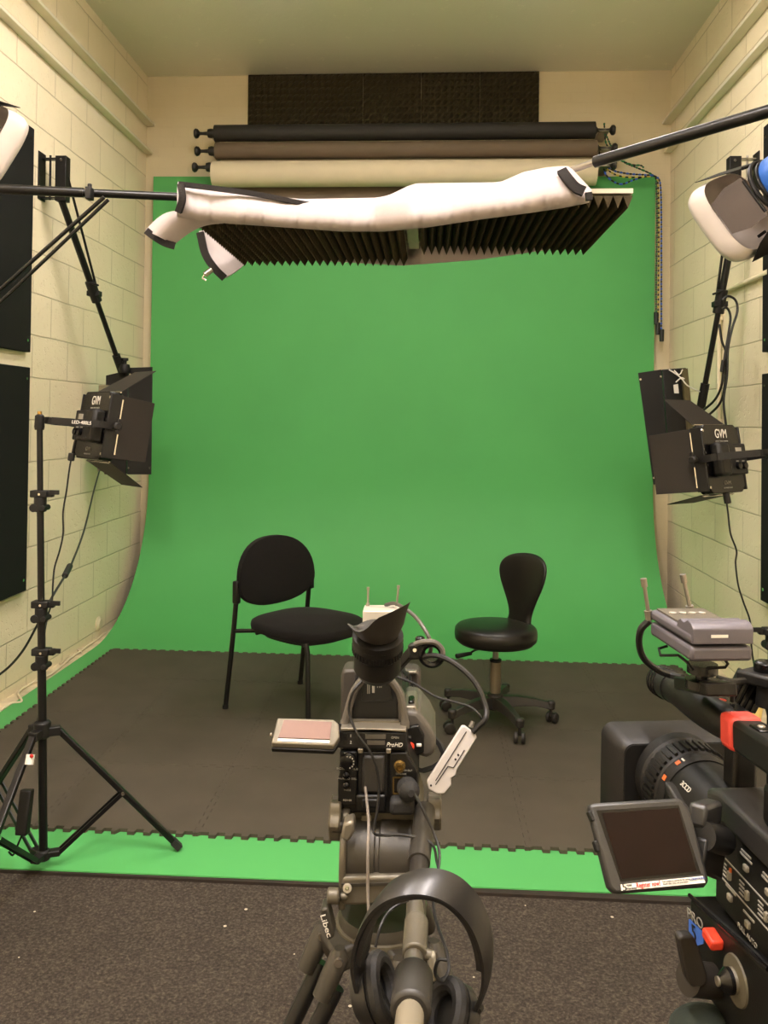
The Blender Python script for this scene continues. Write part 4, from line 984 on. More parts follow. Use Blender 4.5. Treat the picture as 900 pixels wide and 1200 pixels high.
# right connector column
pr([(457, 882), (476, 882), (489, 906), (489, 940), (457, 940)], Yr-.008, .02).build('connector_panel', CBK, cc, bevel=.002)
o = at(468.5, 897, Y=Yr-.008); g_ = MB().lathe(o, (0, -1, 0), [(.0085, 0), (.0085, .003), (.0065, .004), (.0065, .012), (.005, .012), (.005, .006)], 20).build('video_socket', GOLD, cc)
MB().cyl(o, o-V((0, .008, 0)), .0018).build('socket_pin', GOLD, cc)
mb = MB(); 
for a_, b2_ in (((461, 911), (476, 911)), ((461, 911), (461, 930)), ((461, 930), (476, 930))): mb.beam(at(*a_, Y=Yr-.010), at(*b2_, Y=Yr-.010), .002, .002, (0, 1, 0))
mb.build('socket_frame', GOLD, cc)
o = at(476, 921, Y=Yr-.01); d = V((.25, -1, .1)); MB().lathe(o+V((0, 0, 0)), d, [(.014, 0), (.0155, .006), (.015, .024), (.010, .030), (.005, .034)], 20).build('round_plug', RUB, cc)
for (x, y, s_) in ((478, 903, 'SDI OUT'), (470, 907, 'GENLOCK'), (463, 935, 'DC IN'), (480, 935, 'PHONE')): text('lettering', s_, GRYP, cc, at(x, y, Y=Yr-.0095), EX, EY, .0034)
pr([(457, 939), (484, 936), (486, 957), (456, 957)], Yr-.03, .04).build('cable_pouch', RUB, cc, bevel=.006)
# side rails and well under the viewfinder
MB().prism([at(x, y, Y=1.33) for x, y in ((424, 792), (461, 792), (466, 812), (470, 851), (408, 851), (416, 812))], (0, .14, 0)).build('handle_well', CBD, cc, bevel=.003)
for pts in ([(424, 797), (414, 812), (407, 835), (402, 853)], [(458, 797), (468, 812), (473, 835), (475, 853)]):
    P_ = cr([at(x, y, Y=1.31+.0*i) for i, (x, y) in enumerate(pts)], 6); mb = MB()
    mb.grid([[p+V((-.005, 0, 0)), p+V((.0, -.004, 0)), p+V((.005, 0, 0))] for p in P_], .10 if pts[0][0] > 440 else .10); 
    mb.bm.free(); mb = MB(); mb.tube(P_, [.006]*(len(P_)-3)+[.007]*3, 10); mb.build('side_rail', CG, cc)
pr([(403, 835), (412, 824), (412, 851), (401, 851)], 1.318, .10).build('shoulder', CG, cc, bevel=.004)
pr([(466, 824), (473, 836), (475, 851), (467, 851)], 1.318, .10).build('shoulder', CG, cc, bevel=.004)
pr(rect(412, 845, 468, 848), 1.315, .01).build('well_trim', SLV, cc)
# label plate in the well: bar code lines and print
lp = pr(rect(424, 792, 459, 822), 1.315, .006).build('rating_plate', CBD, cc, bevel=.001)
pr(rect(436, 794, 439, 812), 1.3135, .002).build('bar_code', GRYP, cc)
for x in (430.5, 432.5, 442, 444.5, 446.5): pr(rect(x, 793, x+.7, 813 if x < 440 else 806), 1.3135, .002).build('print', GRYP, cc)
# hood and lens ahead of the body
pr([(400, 788), (405, 785), (418, 785), (418, 862), (398, 862)], 1.60, .06).build('lens_hood_side', mat('hood_dark', (52, 47, 40), .6), cc, bevel=.005)
pr([(399, 790), (405, 785), (487, 785), (493, 790), (493, 868), (399, 868)], 1.64, .05).build('lens_hood', mat('hood_dark', (52, 47, 40), .6), cc, bevel=.008)
pr([(404, 787), (488, 787), (489, 790), (403, 790)], 1.632, .01).build('hood_rim', SLV, cc, bevel=.001)
lc = at(446, 835, Y=1.5); MB().lathe(V((lc.x, 1.5, lc.z)), (0, 1, 0), [(.044, 0), (.050, .02), (.052, .05), (.050, .08), (.056, .085), (.056, .12), (.05, .125), (.05, .15)], 40).build('lens_barrel', CBK, cc)
mb = MB()
for k in range(36):
    a = 2*math.pi*k/36; p = V((lc.x+math.cos(a)*.0565, 1.585, lc.z+math.sin(a)*.0565)); mb.beam(p, p+V((0, .035, 0)), .004, .004, (math.cos(a), 0, math.sin(a)))
mb.build('focus_ring', BLK, cc)
# grip side
pr([(473, 832), (490, 834), (503, 850), (511, 866), (510, 884), (500, 890), (484, 884), (476, 872)], 1.36, .13).build('hand_grip', CG, cc, bevel=.008, seg=3)
pr([(476, 853), (490, 850), (497, 862), (497, 882), (486, 887), (477, 874)], 1.352, .02).build('grip_panel', CBK, cc, bevel=.002)
MB().lathe(at(481, 874.5, Y=1.352), (0, -1, 0), [(.0065, 0), (.0062, .003), (.004, .004)], 20).build('record_button', RED, cc)
pr(rect(488, 872, 494, 875.5), 1.349, .006).build('record_switch', WHT, cc, bevel=.001)
pr([(474, 828), (487, 827), (492, 839), (476, 840)], 1.37, .08).build('grip_top', SLV, cc, bevel=.003)
pr([(478, 822), (485, 821), (487, 833), (480, 834)], 1.38, .03).build('zoom_rocker', BLKG, cc, bevel=.003)
text('lettering', 'REC', GRYP, cc, at(479, 864, Y=1.3505), EX, EY, .004)
MB().grid([[at(x, y, Y=1.38), at(x+3, y+.5, Y=1.42), at(x+2, y+1, Y=1.48)] for x, y in ((508, 862), (516, 871), (521, 883), (518, 894), (508, 901), (495, 905), (486, 903))], .006).build('hand_strap', RUB, cc, smooth=70)
# viewfinder turned straight up with big eyecup
ax = (at(442.5, 741, Y=1.21)-at(441, 800, Y=1.245)); tip = at(443, 741, Y=1.205); axn = ax.normalized()
MB().lathe(tip, -axn, [(.0275, 0), (.0355, .004), (.036, .012), (.034, .014), (.0352, .020), (.0352, .030), (.033, .033), (.0335, .060), (.026, .072)], 36).build('viewfinder_barrel', CBK, cc, smooth=30)
mb = MB()
for k in range(44):
    a = 2*math.pi*k/44; x_, y_ = frame(axn); p = tip-axn*.0205+(x_*math.cos(a)+y_*math.sin(a))*.0352; mb.beam(p, p-axn*.009, .0022, .002, (x_*math.cos(a)+y_*math.sin(a)))
mb.build('dioptre_ring', BLK, cc)
rows = []; n_ = 40; x_, y_ = frame(axn)
ring_o, ring_i = [], []
rim = []
for k in range(n_):
    a = 2*math.pi*k/n_; c_, s_ = math.cos(a), math.sin(a)
    px = 444+37*math.copysign(abs(c_)**.9, c_); u_ = (px-407)/74
    py = 731+9*math.sin(math.pi*min(1, u_*2.2))*(u_ < .455)-26*max(0, u_-.15)**1.15/.85**1.15+(2*abs(s_) if s_ < 0 else 4*s_); yy = 1.165+(.030*s_)
    rim.append(at(px, py, Y=yy))
xs_, ys_ = V((1, 0, 0)), None
nx_ = (V((1, 0, 0))-axn*axn.x).normalized(); ny_ = axn.cross(nx_).normalized()
if ny_.y < 0: ny_ = -ny_
neck = [tip+axn*.001+(nx_*math.cos(2*math.pi*k/n_)+ny_*math.sin(2*math.pi*k/n_))*.029 for k in range(n_)]
inner = [tip-axn*.003+(nx_*math.cos(2*math.pi*k/n_)+ny_*math.sin(2*math.pi*k/n_))*.020 for k in range(n_)]
cen = sum(rim, V((0, 0, 0)))/n_
mb = MB(); L0 = [neck, [a.lerp(b, .35)+(a-tip).normalized()*.002 for a, b in zip(neck, rim)], [a.lerp(b, .7) for a, b in zip(neck, rim)], rim, [r+(cen-r)*.05 for r in rim], [a.lerp(b, .35)+(cen-b)*.06 for a, b in zip(rim, inner)], inner]
vs = [[mb.v(p) for p in R_] for R_ in L0]
for A_, B_ in zip(vs, vs[1:]):
    for k in range(n_): mb.f([A_[k], A_[(k+1) % n_], B_[(k+1) % n_], B_[k]])
mb.build('eyecup', mat('eyecup_rubber', (44, 40, 34), .55), cc, smooth=80)
MB().lathe(tip-axn*.004, axn, [(.021, 0), (.02, .002), (.008, .003)], 28).build('eyepiece_glass', BLKG, cc)
# swing-out screen on the left
lcd = MB(); oc = [((325, 841), 1.30), ((391, 843), 1.30), ((397, 848), 1.29), ((398, 863), 1.265), ((391, 873), 1.25), ((318, 870), 1.25)]
lcd.prism([at(*p, Y=y) for p, y in oc], (0, .004, -.009)); L1 = lcd.build('screen_frame', SLV, cc, bevel=.002)
nrm = (at(391, 843, Y=1.30)-at(325, 841, Y=1.30)).cross(at(318, 870, Y=1.25)-at(325, 841, Y=1.30)).normalized()
if nrm.z < 0: nrm = -nrm
def onl(px, py, lift=.001):     # point on the plane of the screen frame
    o_ = at(325, 841, Y=1.30); e = V((0, 0, EYE)); r_ = at(px, py, Y=1.)-e; t_ = (o_-e).dot(nrm)/r_.dot(nrm); return e+r_*t_+nrm*lift
MB().prism([onl(*p, .0002) for p in ((333, 844.5), (389, 847), (386.5, 867), (326, 865))], nrm*.0012).build('lcd_screen', SCR, L1)
MB().prism([onl(*p, .0002) for p in ((326, 866), (386.5, 868.5), (386, 871.5), (325, 869))], nrm*.001).build('screen_strip', WHT, L1)
MB().prism([at(*p, Y=y)+V((0, .001, -.009)) for p, y in oc[3:]+oc[:1]], (0, .002, -.006)).build('screen_back', CBK, L1, bevel=.001)
MB().cyl(at(396, 852, Y=1.30), at(404, 854, Y=1.32), .006).build('screen_hinge', CBK, cc)
MB().cyl(at(318.5, 861, Y=1.26), at(317, 861, Y=1.26), .003).build('screen_catch', SLV, L1)
# microphone clamp
mh = V(at(506, 767, Y=1.36)); mb = MB(); mb.beam(at(463, 785, Y=1.40), at(484, 762, Y=1.37), .012, .014); mb.build('mic_arm', CBK, cc, bevel=.002)
mb = MB(); mb.beam(at(480, 763, Y=1.37), at(497, 762, Y=1.365), .02, .024); mb.build('mic_clamp_block', CBK, cc, bevel=.003)
MB().tube([mh+V((math.cos(a)*.0165, -.012*0, math.sin(a)*.0165)) for a in [2*math.pi*k/28 for k in range(28)]], .0052, 8, closed=True).build('mic_ring', BLKG, cc)
MB().tube(cr([at(486, 755, Y=1.355), at(497, 752, Y=1.35), at(510, 753, Y=1.35), at(518, 761, Y=1.35), at(519, 770, Y=1.35)], 5), .0042, 8).build('clamp_jaw', CG, cc)
MB().lathe(at(492, 757, Y=1.362), (0, 0, 1), [(.004, 0), (.004, .004), (.0075, .005), (.0075, .013), (.005, .015)], 18).build('clamp_screw', BLKG, cc)
MB().cyl(at(486, 762, Y=1.352), at(486, 762, Y=1.348), .003).build('bolt', CHROME, cc)

# receiver with two aerials, on top of the centre camera
rx = thing('wireless_receiver', 'small silver wireless receiver with two aerials behind the centre camera eyecup', 'receiver', at(446, 735, Y=1.5))
mb = MB(); q4 = [at(425, 716, Y=1.42), at(469, 716, Y=1.42), at(468, 709, Y=1.52), at(427, 709, Y=1.52)]; mb.prism(q4, (0, 0, -.03)); mb.build('case', mat('receiver_pale', (176, 170, 156), .4), rx, bevel=.002)
for a_, b_2 in (((433, 711.5), (462, 712)), ((437, 713.5), (458, 713.8))): MB().beam(at(*a_, Y=1.47)+V((0, 0, .001)), at(*b_2, Y=1.47)+V((0, 0, .001)), .003, .0006).build('print', GRYP, rx)
for x0, x1, yt in ((431, 431.5, 688), (465, 467, 686)):
    a, b = at(x0, 710, Y=1.50), at(x1, yt, Y=1.50)
    mb = MB(); mb.cyl(a, a.lerp(b, .15), .0032); mb.cyl(a, b, .0018); mb.cyl(a.lerp(b, .85), b, .0026); mb.build('aerial', STEEL, rx)
MB().bb(at(440, 728, Y=1.49), V(at(452, 790, Y=1.49))+V((0, .02, 0))).build('shoe_mount', CBK, rx)

# belt pack hanging off the right of the centre camera
bp_ = thing('belt_pack', 'white belt-pack transmitter hanging tilted at the right of the centre camera', 'transmitter', at(505, 928, Y=1.28))
a, b = at(551, 856, Y=1.30), at(511, 920, Y=1.27); d = (b-a).normalized(); sd = V((0, 0, 1)).cross(d).normalized() if abs(d.z) < .9 else V((0, 1, 0))
sd = d.cross(V((0, -1, 0))).normalized(); nf = V((0, -1, 0))
def onp(t, s_, z_): return a.lerp(b, t)+sd*s_+nf*z_
out = [(0, -.010), (.03, -.014), (.62, -.014), (.70, -.017), (.78, -.013), (.86, -.019), (1.03, -.017), (1.1, -.008), (1.12, .006), (1.04, .014), (.03, .014), (0, .010)]
MB().prism([onp(t, s_, 0) for t, s_ in out], (0, .007, 0)).build('case_front', mat('pack_white', (176, 170, 164), .45), bp_, bevel=.0015)
MB().prism([onp(t, s_*.96, 0)+V((0, .0072, -.001)) for t, s_ in out], (.002, .016, -.010)).build('case_back', CG, bp_, bevel=.002)
for pts in ([(.05, .004), (.95, .004)], [(.3, -.008), (.62, -.008), (.66, .0)], [(.66, .0), (1.0, .001)]):
    MB().tube([onp(t, s_, .0008) for t, s_ in pts], .0007, 6).build('seam_line', CBD, bp_)
for t, s_ in ((.42, -.004), (.5, -.004), (1.05, .006)): MB().cyl(onp(t, s_, 0), onp(t, s_, .0012), .0015, seg=8).build('pin_hole', CBD, bp_)
MB().tube([onp(-.02, 0, -.008), onp(-.12, .002, -.008)], [.004, .003], 8).build('cable_plug', STEEL, bp_)

c_ = lambda x, y, Y: at(x, y, Y=Y)
cable('thick black cable arching from the centre receiver to the microphone clamp', [c_(452, 709, 1.5), c_(462, 707, 1.47), (c_(474, 713, 1.43)), c_(486, 722, 1.40), c_(496, 735, 1.38), c_(503, 748, 1.37), c_(505, 760, 1.37), c_(502, 770, 1.37)], .0032, mat('grey_cable', (70, 66, 58), .4))
cable('black cable looping from microphone clamp down to the white belt pack', [c_(495, 770, 1.36), c_(508, 768, 1.35), c_(525, 773, 1.34), c_(545, 787, 1.33), c_(560, 805, 1.32), c_(569, 828, 1.31), c_(569, 842, 1.30), c_(561, 851, 1.30), c_(554, 858, 1.30)], .0042)
cable('thin black wire running from the viewfinder to the white belt pack', [c_(462, 792, 1.36), c_(485, 801, 1.35), c_(510, 816, 1.34), c_(530, 822, 1.33), c_(550, 828, 1.32), c_(562, 838, 1.31), c_(566, 848, 1.31), c_(558, 853, 1.305)], .0018)
cable('thin grey wire over the left rail of the centre camera', [c_(424, 798, 1.29), c_(413, 812, 1.28), c_(409, 835, 1.28), c_(419, 860, 1.27), c_(433, 880, 1.265), c_(441, 900, 1.265), c_(444, 925, 1.265), c_(442, 950, 1.26), c_(438, 975, 1.25), c_(450, 979, 1.23), c_(475, 979, 1.22), c_(505, 988, 1.21), c_(512, 1010, 1.20), c_(516, 1030, 1.18)], .0020)
cable('pale cable hanging straight down from the battery of the centre camera', [c_(428, 922, 1.28), c_(430, 940, 1.265), c_(432, 965, 1.22), c_(431, 1000, 1.19), c_(431, 1040, 1.18), c_(432, 1070, 1.17), c_(434, 1090, 1.17), c_(431, 1120, 1.16)], .0021, mat('pale_lead', (112, 104, 94), .45))
cable('black twin wire hanging beside the pan bar of the centre tripod', [c_(486, 930, 1.24), c_(496, 950, 1.23), c_(508, 975, 1.22), c_(515, 1000, 1.2), c_(512, 1030, 1.17), c_(508, 1060, 1.13), c_(513, 1085, 1.08), c_(522, 1110, 1.03), c_(526, 1135, 1.0), c_(518, 1150, .99), c_(510, 1140, .99), c_(514, 1125, .99), c_(524, 1125, .99)], .0020)

# ------------------------------------------------------------------ centre tripod
tp = thing('camera_tripod', 'grey twin-tube camera tripod with fluid head holding the centre camcorder', 'tripod', (-.02, 1.36, -.014))
YT = 1.22
pr([(402, 938), (490, 940), (494, 952), (497, 966), (398, 966), (401, 950)], 1.315, .12).build('sliding_plate', TGR, tp, bevel=.004)
pr(rect(423, 956, 436, 968), 1.306, .02).build('plate_catch', SLV, tp, bevel=.002)
# drum
dl, dr_ = at(404, 1000, Y=1.30), at(492, 1000, Y=1.30)
MB().lathe((dl.x, 1.31, dl.z), (1, 0, 0), [(.040, 0), (.047, .004), (.047, .045), (.044, .047), (.044, .052), (.047, .054), (.047, .108), (.042, .113)], 40).build('fluid_drum', TGD, tp)
for x0, x1, nm in ((398, 406, 'drum_cheek'), (487, 493, 'drum_cheek')):
    a, b = at(x0, 1000, Y=1.27), at(x1, 1000, Y=1.27)
    MB().prism([V((a.x, 1.31+.054*math.cos(t_)*(1.0), dl.z+(.054*math.sin(t_) if math.sin(t_) > -.2 else -.062))) for t_ in [2*math.pi*k/28 for k in range(28)]], (b.x-a.x, 0, 0)).build(nm, TGR, tp, bevel=.003)
pr([(400, 1028), (488, 1026), (492, 1052), (484, 1060), (402, 1062), (397, 1056)], 1.255, .12).build('pan_base', TGR, tp, bevel=.009, seg=3)
pr([(400, 1036), (487, 1034), (488, 1037), (400, 1040)], 1.253, .003).build('pan_scale', TGD, tp)
o = at(407, 1041, Y=1.252); MB().lathe(o, (0, -1, .6), [(.0065, 0), (.0065, .003), (.004, .0032)], 20).build('spirit_level', SLV, tp)
MB().lathe(o+V((0, -.003, .002)), (0, -1, .6), [(.0032, 0), (.002, .0015)], 16).build('bubble', mat('level_fluid', (120, 118, 90), .2), tp)
# knobs
def knob(name, p, d, r, L_, m=TGR, lobes=6):
    mb = MB(); p, d = V(p), V(d).normalized(); x_, y_ = frame(d)
    mb.prism([p+(x_*math.cos(2*math.pi*k/36)+y_*math.sin(2*math.pi*k/36))*r*(1+.10*math.cos(lobes*2*math.pi*k/36)) for k in range(36)], d*L_); mb.cyl(p-d*.012, p, r*.5); return mb.build(name, m, tp, bevel=.003)
knob('counterbalance_knob', at(401, 958, Y=1.30), (-1, 0, 0), .029, .018)
knob('tilt_lock', at(500, 950, Y=1.32), (1, 0, 0), .024, .022)
knob('pan_lock', at(398, 1050, Y=1.25), (-1, 0, 0), .010, .018, lobes=0)
mb = MB(); mb.cyl(at(506, 965, Y=1.33), at(517, 965, Y=1.33), .008); mb.build('tilt_axle', TGR, tp)
mb = MB(); mb.beam(at(396, 975, Y=1.28), at(396, 962, Y=1.28), .02, .014, (0, 1, 0)); mb.build('lever', TGD, tp, bevel=.004)
pr([(414, 962), (402, 966), (399, 984), (408, 988), (416, 975)], 1.235, .03).build('plate_lever', SLV, tp, bevel=.004)
# bowl and crown
bc = at(447, 1075, Y=1.33)
MB().lathe(V((bc.x, 1.33, bc.z)), (0, 0, -1), [(.062, -.012), (.066, -.004), (.066, .008), (.058, .03), (.035, .055), (.02, .06)], 40).build('bowl', TGD, tp)
MB().lathe(V((bc.x, 1.33, bc.z)), (0, 0, -1), [(.02, .05), (.02, .085), (.028, .09), (.028, .12), (.012, .13)], 24).build('bowl_clamp', BLK, tp)
MB().lathe(V((bc.x, 1.33, bc.z-.004)), (0, 0, -1), [(.062, -.002), (.070, .0), (.070, .035), (.062, .04)], 40).build('crown', TGR, tp)
ctr = V((bc.x, 1.33, bc.z-.02))
FO = [V((-.42, 1.10, .0)), V((.12, 1.84, .0)), V((.30, .92, .0))]
FO[0] = V((-.43, 1.14, 0))
for k, ft in enumerate(FO):
    dd = V((ft.x-ctr.x, ft.y-ctr.y, 0)).normalized(); sd = V((-dd.y, dd.x, 0)); t0 = ctr+dd*.070; ft = V((ft.x, ft.y, -.004 if ft.y < 2.6 else 0))
    mb = MB(); mb.beam(ctr+dd*.04-V((0, 0, .0)), t0+dd*.02-V((0, 0, .01)), .075, .035); mb.build('leg_bracket', TGD, tp, bevel=.006)
    L_ = ft-t0; m1 = t0+L_*.30
    for s in (-1, 1):
        lg = MB().cyl(t0+sd*s*.031+dd*.015-V((0, 0, .045)), m1+sd*s*.028, .0125, seg=18).build('leg_tube', CARB, tp)
        mb = MB(); p0 = t0+sd*s*.034+dd*.012; p1 = p0+L_.normalized()*.06; mb.tube([p0+V((0, 0, .012)), p0, p0.lerp(p1, .5), p1], [.008, .0145, .015, .0135], 14); mb.build('leg_socket', TGD, tp)
        MB().cyl(p0-dd*.0+V((0, -.018, .0)), p0+V((0, -.012, 0)), .006, seg=14).build('hinge_bolt', STEEL, tp)
        mb = MB(); q_ = m1+sd*s*.028; mb.cyl(q_-L_.normalized()*.02, q_+L_.normalized()*.03, .0165, seg=16); mb.build('tube_clamp', SLV, lg)
    MB().cyl(m1, ft+V((0, 0, .02)), .0105, seg=16).build('lower_tube', CARB, tp)
    MB().lathe(ft, (0, 0, 1), [(.02, 0), (.022, .008), (.016, .03), (.010, .034)], 18).build('foot', RUB, tp)
# name plate on the left bracket
mb = MB(); pl = [at(*p, Y=1.235) for p in ((375, 1066), (384, 1064), (392, 1098), (384, 1104))]; mb.prism(pl, (0, .03, 0)); npl = mb.build('name_plate', TGD, tp, bevel=.003)
xd = (at(386, 1098, Y=1.23)-at(377, 1070, Y=1.23)); text('lettering', 'Libec', WHT, tp, at(382, 1085, Y=1.232), xd, V((0, 0, 1)).cross(xd).cross(xd)*-1 if False else V((1, 0, .3)), .011, width=.032)
# pan bar
pb_ = [at(498, 950, Y=1.30), at(492, 1000, Y=1.20), at(486, 1062, Y=1.10)]
MB().cyl(pb_[0], pb_[1].lerp(pb_[2], .2), .0155, seg=24).build('pan_bar_outer', mat('pan_bar_dark', (84, 80, 72), .3, .6), tp)
MB().cyl(pb_[1], at(486, 1095, Y=1.05), .0125, seg=24).build('pan_bar', mat('pan_bar_mid', (70, 66, 60), .3, .6), tp)
MB().cyl(at(487, 1050, Y=1.115), at(484, 1150, Y=.955), .0112, seg=24).build('pan_bar_tube', STEEL, tp)
MB().cyl(at(488, 1080, Y=1.055), at(486, 1120, Y=.995), .0145, seg=24).build('extension_clamp', TGR, tp, bevel=.002)
mb = MB(); mb.beam(at(505, 1116, Y=1.0), at(507, 1148, Y=1.0), .012, .010); mb.build('clamp_lever', mat('pale_grey_plastic', (150, 142, 122), .5), tp, bevel=.003)
MB().cyl(at(498, 1118, Y=1.0), at(505, 1120, Y=1.0), .006).build('lever_shaft', TGR, tp)
MB().cyl(at(485, 1142, Y=.96), at(481, 1186, Y=.90), .0215, seg=28).build('grip_collar', mat('collar_dark', (46, 43, 38), .5), tp, bevel=.004)
MB().lathe(at(480.5, 1188, Y=.895), (at(479, 1210, Y=.86)-at(481.5, 1180, Y=.907)), [(.0125, -.03), (.0125, 0), (.0145, .003), (.0150, .12), (.013, .14)], 24).build('grip', BEI, tp)

# ------------------------------------------------------------------ headphones hung on the pan bar
hp = thing('headphones', 'black over-ear headphones hung over the pan bar of the centre tripod', 'headphones', at(497, 1090, Y=.97))
HPM = mat('headphone_black', (34, 32, 29), .38, coat=.1); HPP = mat('headphone_pad', (24, 22, 20), .6, bump=.3, bscale=200)
arc = [(428, 1175, .97), (420, 1145, .965), (418, 1115, .96), (427, 1080, .955), (447, 1050, .95), (475, 1035, .948), (505, 1033, .948), (532, 1043, .95), (555, 1066, .955), (568, 1095, .96), (573, 1125, .965), (571, 1152, .97), (562, 1178, .975)]
P_ = cr([at(x, y, Y=Y) for x, y, Y in arc], 6); cen = at(497, 1120, Y=.96); G_ = []; Gp = []
wd = V((.40, .82, .36)).normalized()
for i, p in enumerate(P_):
    t_ = i/(len(P_)-1); w_2 = .009+.009*math.sin(math.pi*t_)**.7; o_ = (p-cen); o_.y = 0; o_.normalize()
    G_.append([p-wd*w_2, p-wd*w_2*.5+o_*.0015, p+o_*.002, p+wd*w_2*.5+o_*.0015, p+wd*w_2]); Gp.append([q_-o_*.0045 for q_ in (p-wd*w_2*.8, p, p+wd*w_2*.8)])
mb = MB(); mb.grid(G_, .004); mb.build('headband', HPM, hp, smooth=60)
mb = MB(); n0 = int(len(Gp)*.16); mb.grid(Gp[n0:-n0], .006); mb.build('headband_pad', HPP, hp, smooth=60)
def cup(c, ax_, r, name_y):
    x_, y_ = frame(V(ax_)); 
    cu = MB().lathe(c, ax_, [(r*.55, -.020), (r*.85, -.017), (r, -.008), (r, .002)], 32).build('ear_cup', HPM, hp)
    mb = MB(); mb.tube([V(c)+V(ax_).normalized()*.010+(x_*math.cos(a)+y_*math.sin(a))*r*.80 for a in [2*math.pi*k/30 for k in range(30)]], .0095, 10, closed=True); mb.build('ear_cushion', HPP, cu)
    mb = MB(); mb.lathe(V(c)+V(ax_).normalized()*.002, ax_, [(r*.78, 0), (r*.7, .003), (.002, .003)], 24); mb.build('speaker_cloth', CBD, cu)
cl_ = at(438, 1160, Y=.985); cup(cl_, (.92, -.15, .35), .036, 0)
cr_ = at(529, 1192, Y=.985); cup(cr_, (-.80, -.30, .55), .036, 0)
for c0, e0 in ((P_[0], cl_), (P_[-1], cr_)):
    MB().tube(cr([c0, c0.lerp(e0, .4)+V((0, 0, -.012)), e0+V((0, 0, -.02))], 5), [.006]*11, 8).build('yoke', HPM, hp)
cable('thin headphone cord curving under the headphone cups', [c_(440, 1110, 1.02), c_(446, 1085, 1.03), c_(456, 1068, 1.05), c_(470, 1058, 1.06), c_(478, 1055, 1.07)], .0018)
for k_ in range(3):
    cable(('black coiled strap of cable hanging at the left of the headphones', 'second black strap of cable, just right of the leftmost one under the headband', 'third black strap of cable, nearest the left ear cup')[k_], [c_(421+k_*5, 1100+k_*10, .99), c_(424+k_*5, 1135, .985), c_(432+k_*7, 1165, .98), c_(442+k_*8, 1190, .97), c_(450+k_*9, 1225, .96)], .0052, CARB)

# ================================================================== right camcorder, close to the photographer
e0 = V((0, 0, EYE)); FW_ = (at(352, 468, Y=1.)-e0).normalized(); RT_ = FW_.cross(V((0, 0, 1))).normalized(); UP_ = RT_.cross(FW_).normalized()
RM = Matrix((RT_, FW_, UP_)).transposed().to_4x4(); RM.translation = e0
# local: x right, y ahead, z up, measured from the eye
def L(px, py, d):
    r_ = at(px, py, Y=1.)-e0; p = e0+r_*(d/r_.dot(FW_)); return RM.inverted() @ p
def rb(x0, x1, d0, d1, z0, z1, name, m, par, **kw): return MB(RM).bb((x0, d0, z0), (x1, d1, z1)).build(name, m, par, **kw)
c2 = thing('camcorder', 'large black camcorder at lower right with flip-out screen and red-banded handle', 'video camera', RM @ V((.47, .85, -.52)))
RGY = mat('right_camera_grey', (46, 45, 43), .38, .1, bump=.05, bscale=600)
p = L(834, 921, .88); BX, BZ = p.x, p.z
bot = L(838, 1048, .88).z
pts = [(BX+.004, BZ-.016), (BX, BZ-.024), (BX, bot), (BX+.11, bot), (BX+.11, BZ-.006), (BX+.09, BZ), (BX+.02, BZ)]
MB(RM).prism([V((x, .56, z)) for x, z in pts], (0, .31, 0)).build('body', CBK, c2, bevel=.004)
# grey top shell with rounded nose
MB(RM).prism([V((BX-.004, d, z)) for d, z in ((.55, BZ+.004), (.86, BZ+.004), (.885, BZ-.004), (.885, BZ-.018), (.87, BZ-.026), (.55, BZ-.026))], (.10, 0, 0)).build('top_shell', RGY, c2, bevel=.005, seg=3)
MB(RM).bb((BX+.02, .55, BZ+.004), (BX+.045, .80, BZ+.006)).build('top_rail', mat('rail_grey', (92, 88, 78), .35, .4), c2, bevel=.001)
MB(RM).bb((BX+.004, .55, BZ+.005), (BX+.075, .79, BZ+.045)).build('handle_foot', CBK, c2, bevel=.006)
# side controls: rows of grey buttons with print
SX = BX-.0015
def onside(dd, z): return V((SX, dd, z))
BTN = mat('grey_button', (126, 120, 104), .5)
rows_ = [(.845, -.045), (.805, -.047), (.765, -.048), (.725, -.049), (.685, -.05), (.645, -.05)]
for k, (dd, z) in enumerate(rows_):
    MB(RM).box((SX, dd, BZ+z), (.004, .008, .0065)).build('button', BTN, c2, bevel=.0015)
    for j in range(2): MB(RM).box((SX+.001, dd+.002, BZ+z+.009+j*.004), (.001, .022-.004*j, .0018)).build('print', GRYP, c2)
for k, dd in enumerate((.845, .81, .775, .74, .70, .66)):
    z = BZ-.072
    MB(RM).box((SX, dd-.008, z), (.004, .005, .009)).build('switch', BTN, c2, bevel=.001)
    for j in range(4): MB(RM).box((SX+.001, dd+.004, z+.006-j*.004), (.001, .009, .0014)).build('print', GRYP, c2)
for k, dd in enumerate((.835, .80, .745, .70, .65)):
    z = BZ-.093-.006*(k % 2)
    MB(RM).box((SX, dd, z), (.004, .008, .007)).build('button', BTN, c2, bevel=.0015)
    MB(RM).box((SX+.001, dd, z+.008), (.001, .02, .002)).build('print', GRYP, c2)
mb = MB(RM); z0_, z1_ = BZ-.060, BZ-.083
for a_, b__ in (((.86, z0_), (.62, z0_-.001)), ((.86, z1_), (.62, z1_-.001)), ((.86, z0_), (.86, z1_))): mb.beam(onside(*a_)+V((.001, 0, 0)), onside(*b__)+V((.001, 0, 0)), .001, .0012)
mb.build('panel_outline', GRYP, c2)
MB(RM).box((SX+.0005, .836, BZ-.067), (.002, .0025, .006)).build('orange_mark', mat('orange_print', (200, 96, 40), .5), c2)
text('lettering', 'FULL AUTO', GRYP, c2, V((SX-.0003, .80, bot+.006)), V((0, -1, 0)), V((0, 0, 1)), .007, M=RM)
text('lettering', 'ND FILTER', GRYP, c2, V((SX-.0003, .72, bot+.006)), V((0, -1, 0)), V((0, 0, 1)), .007, M=RM)
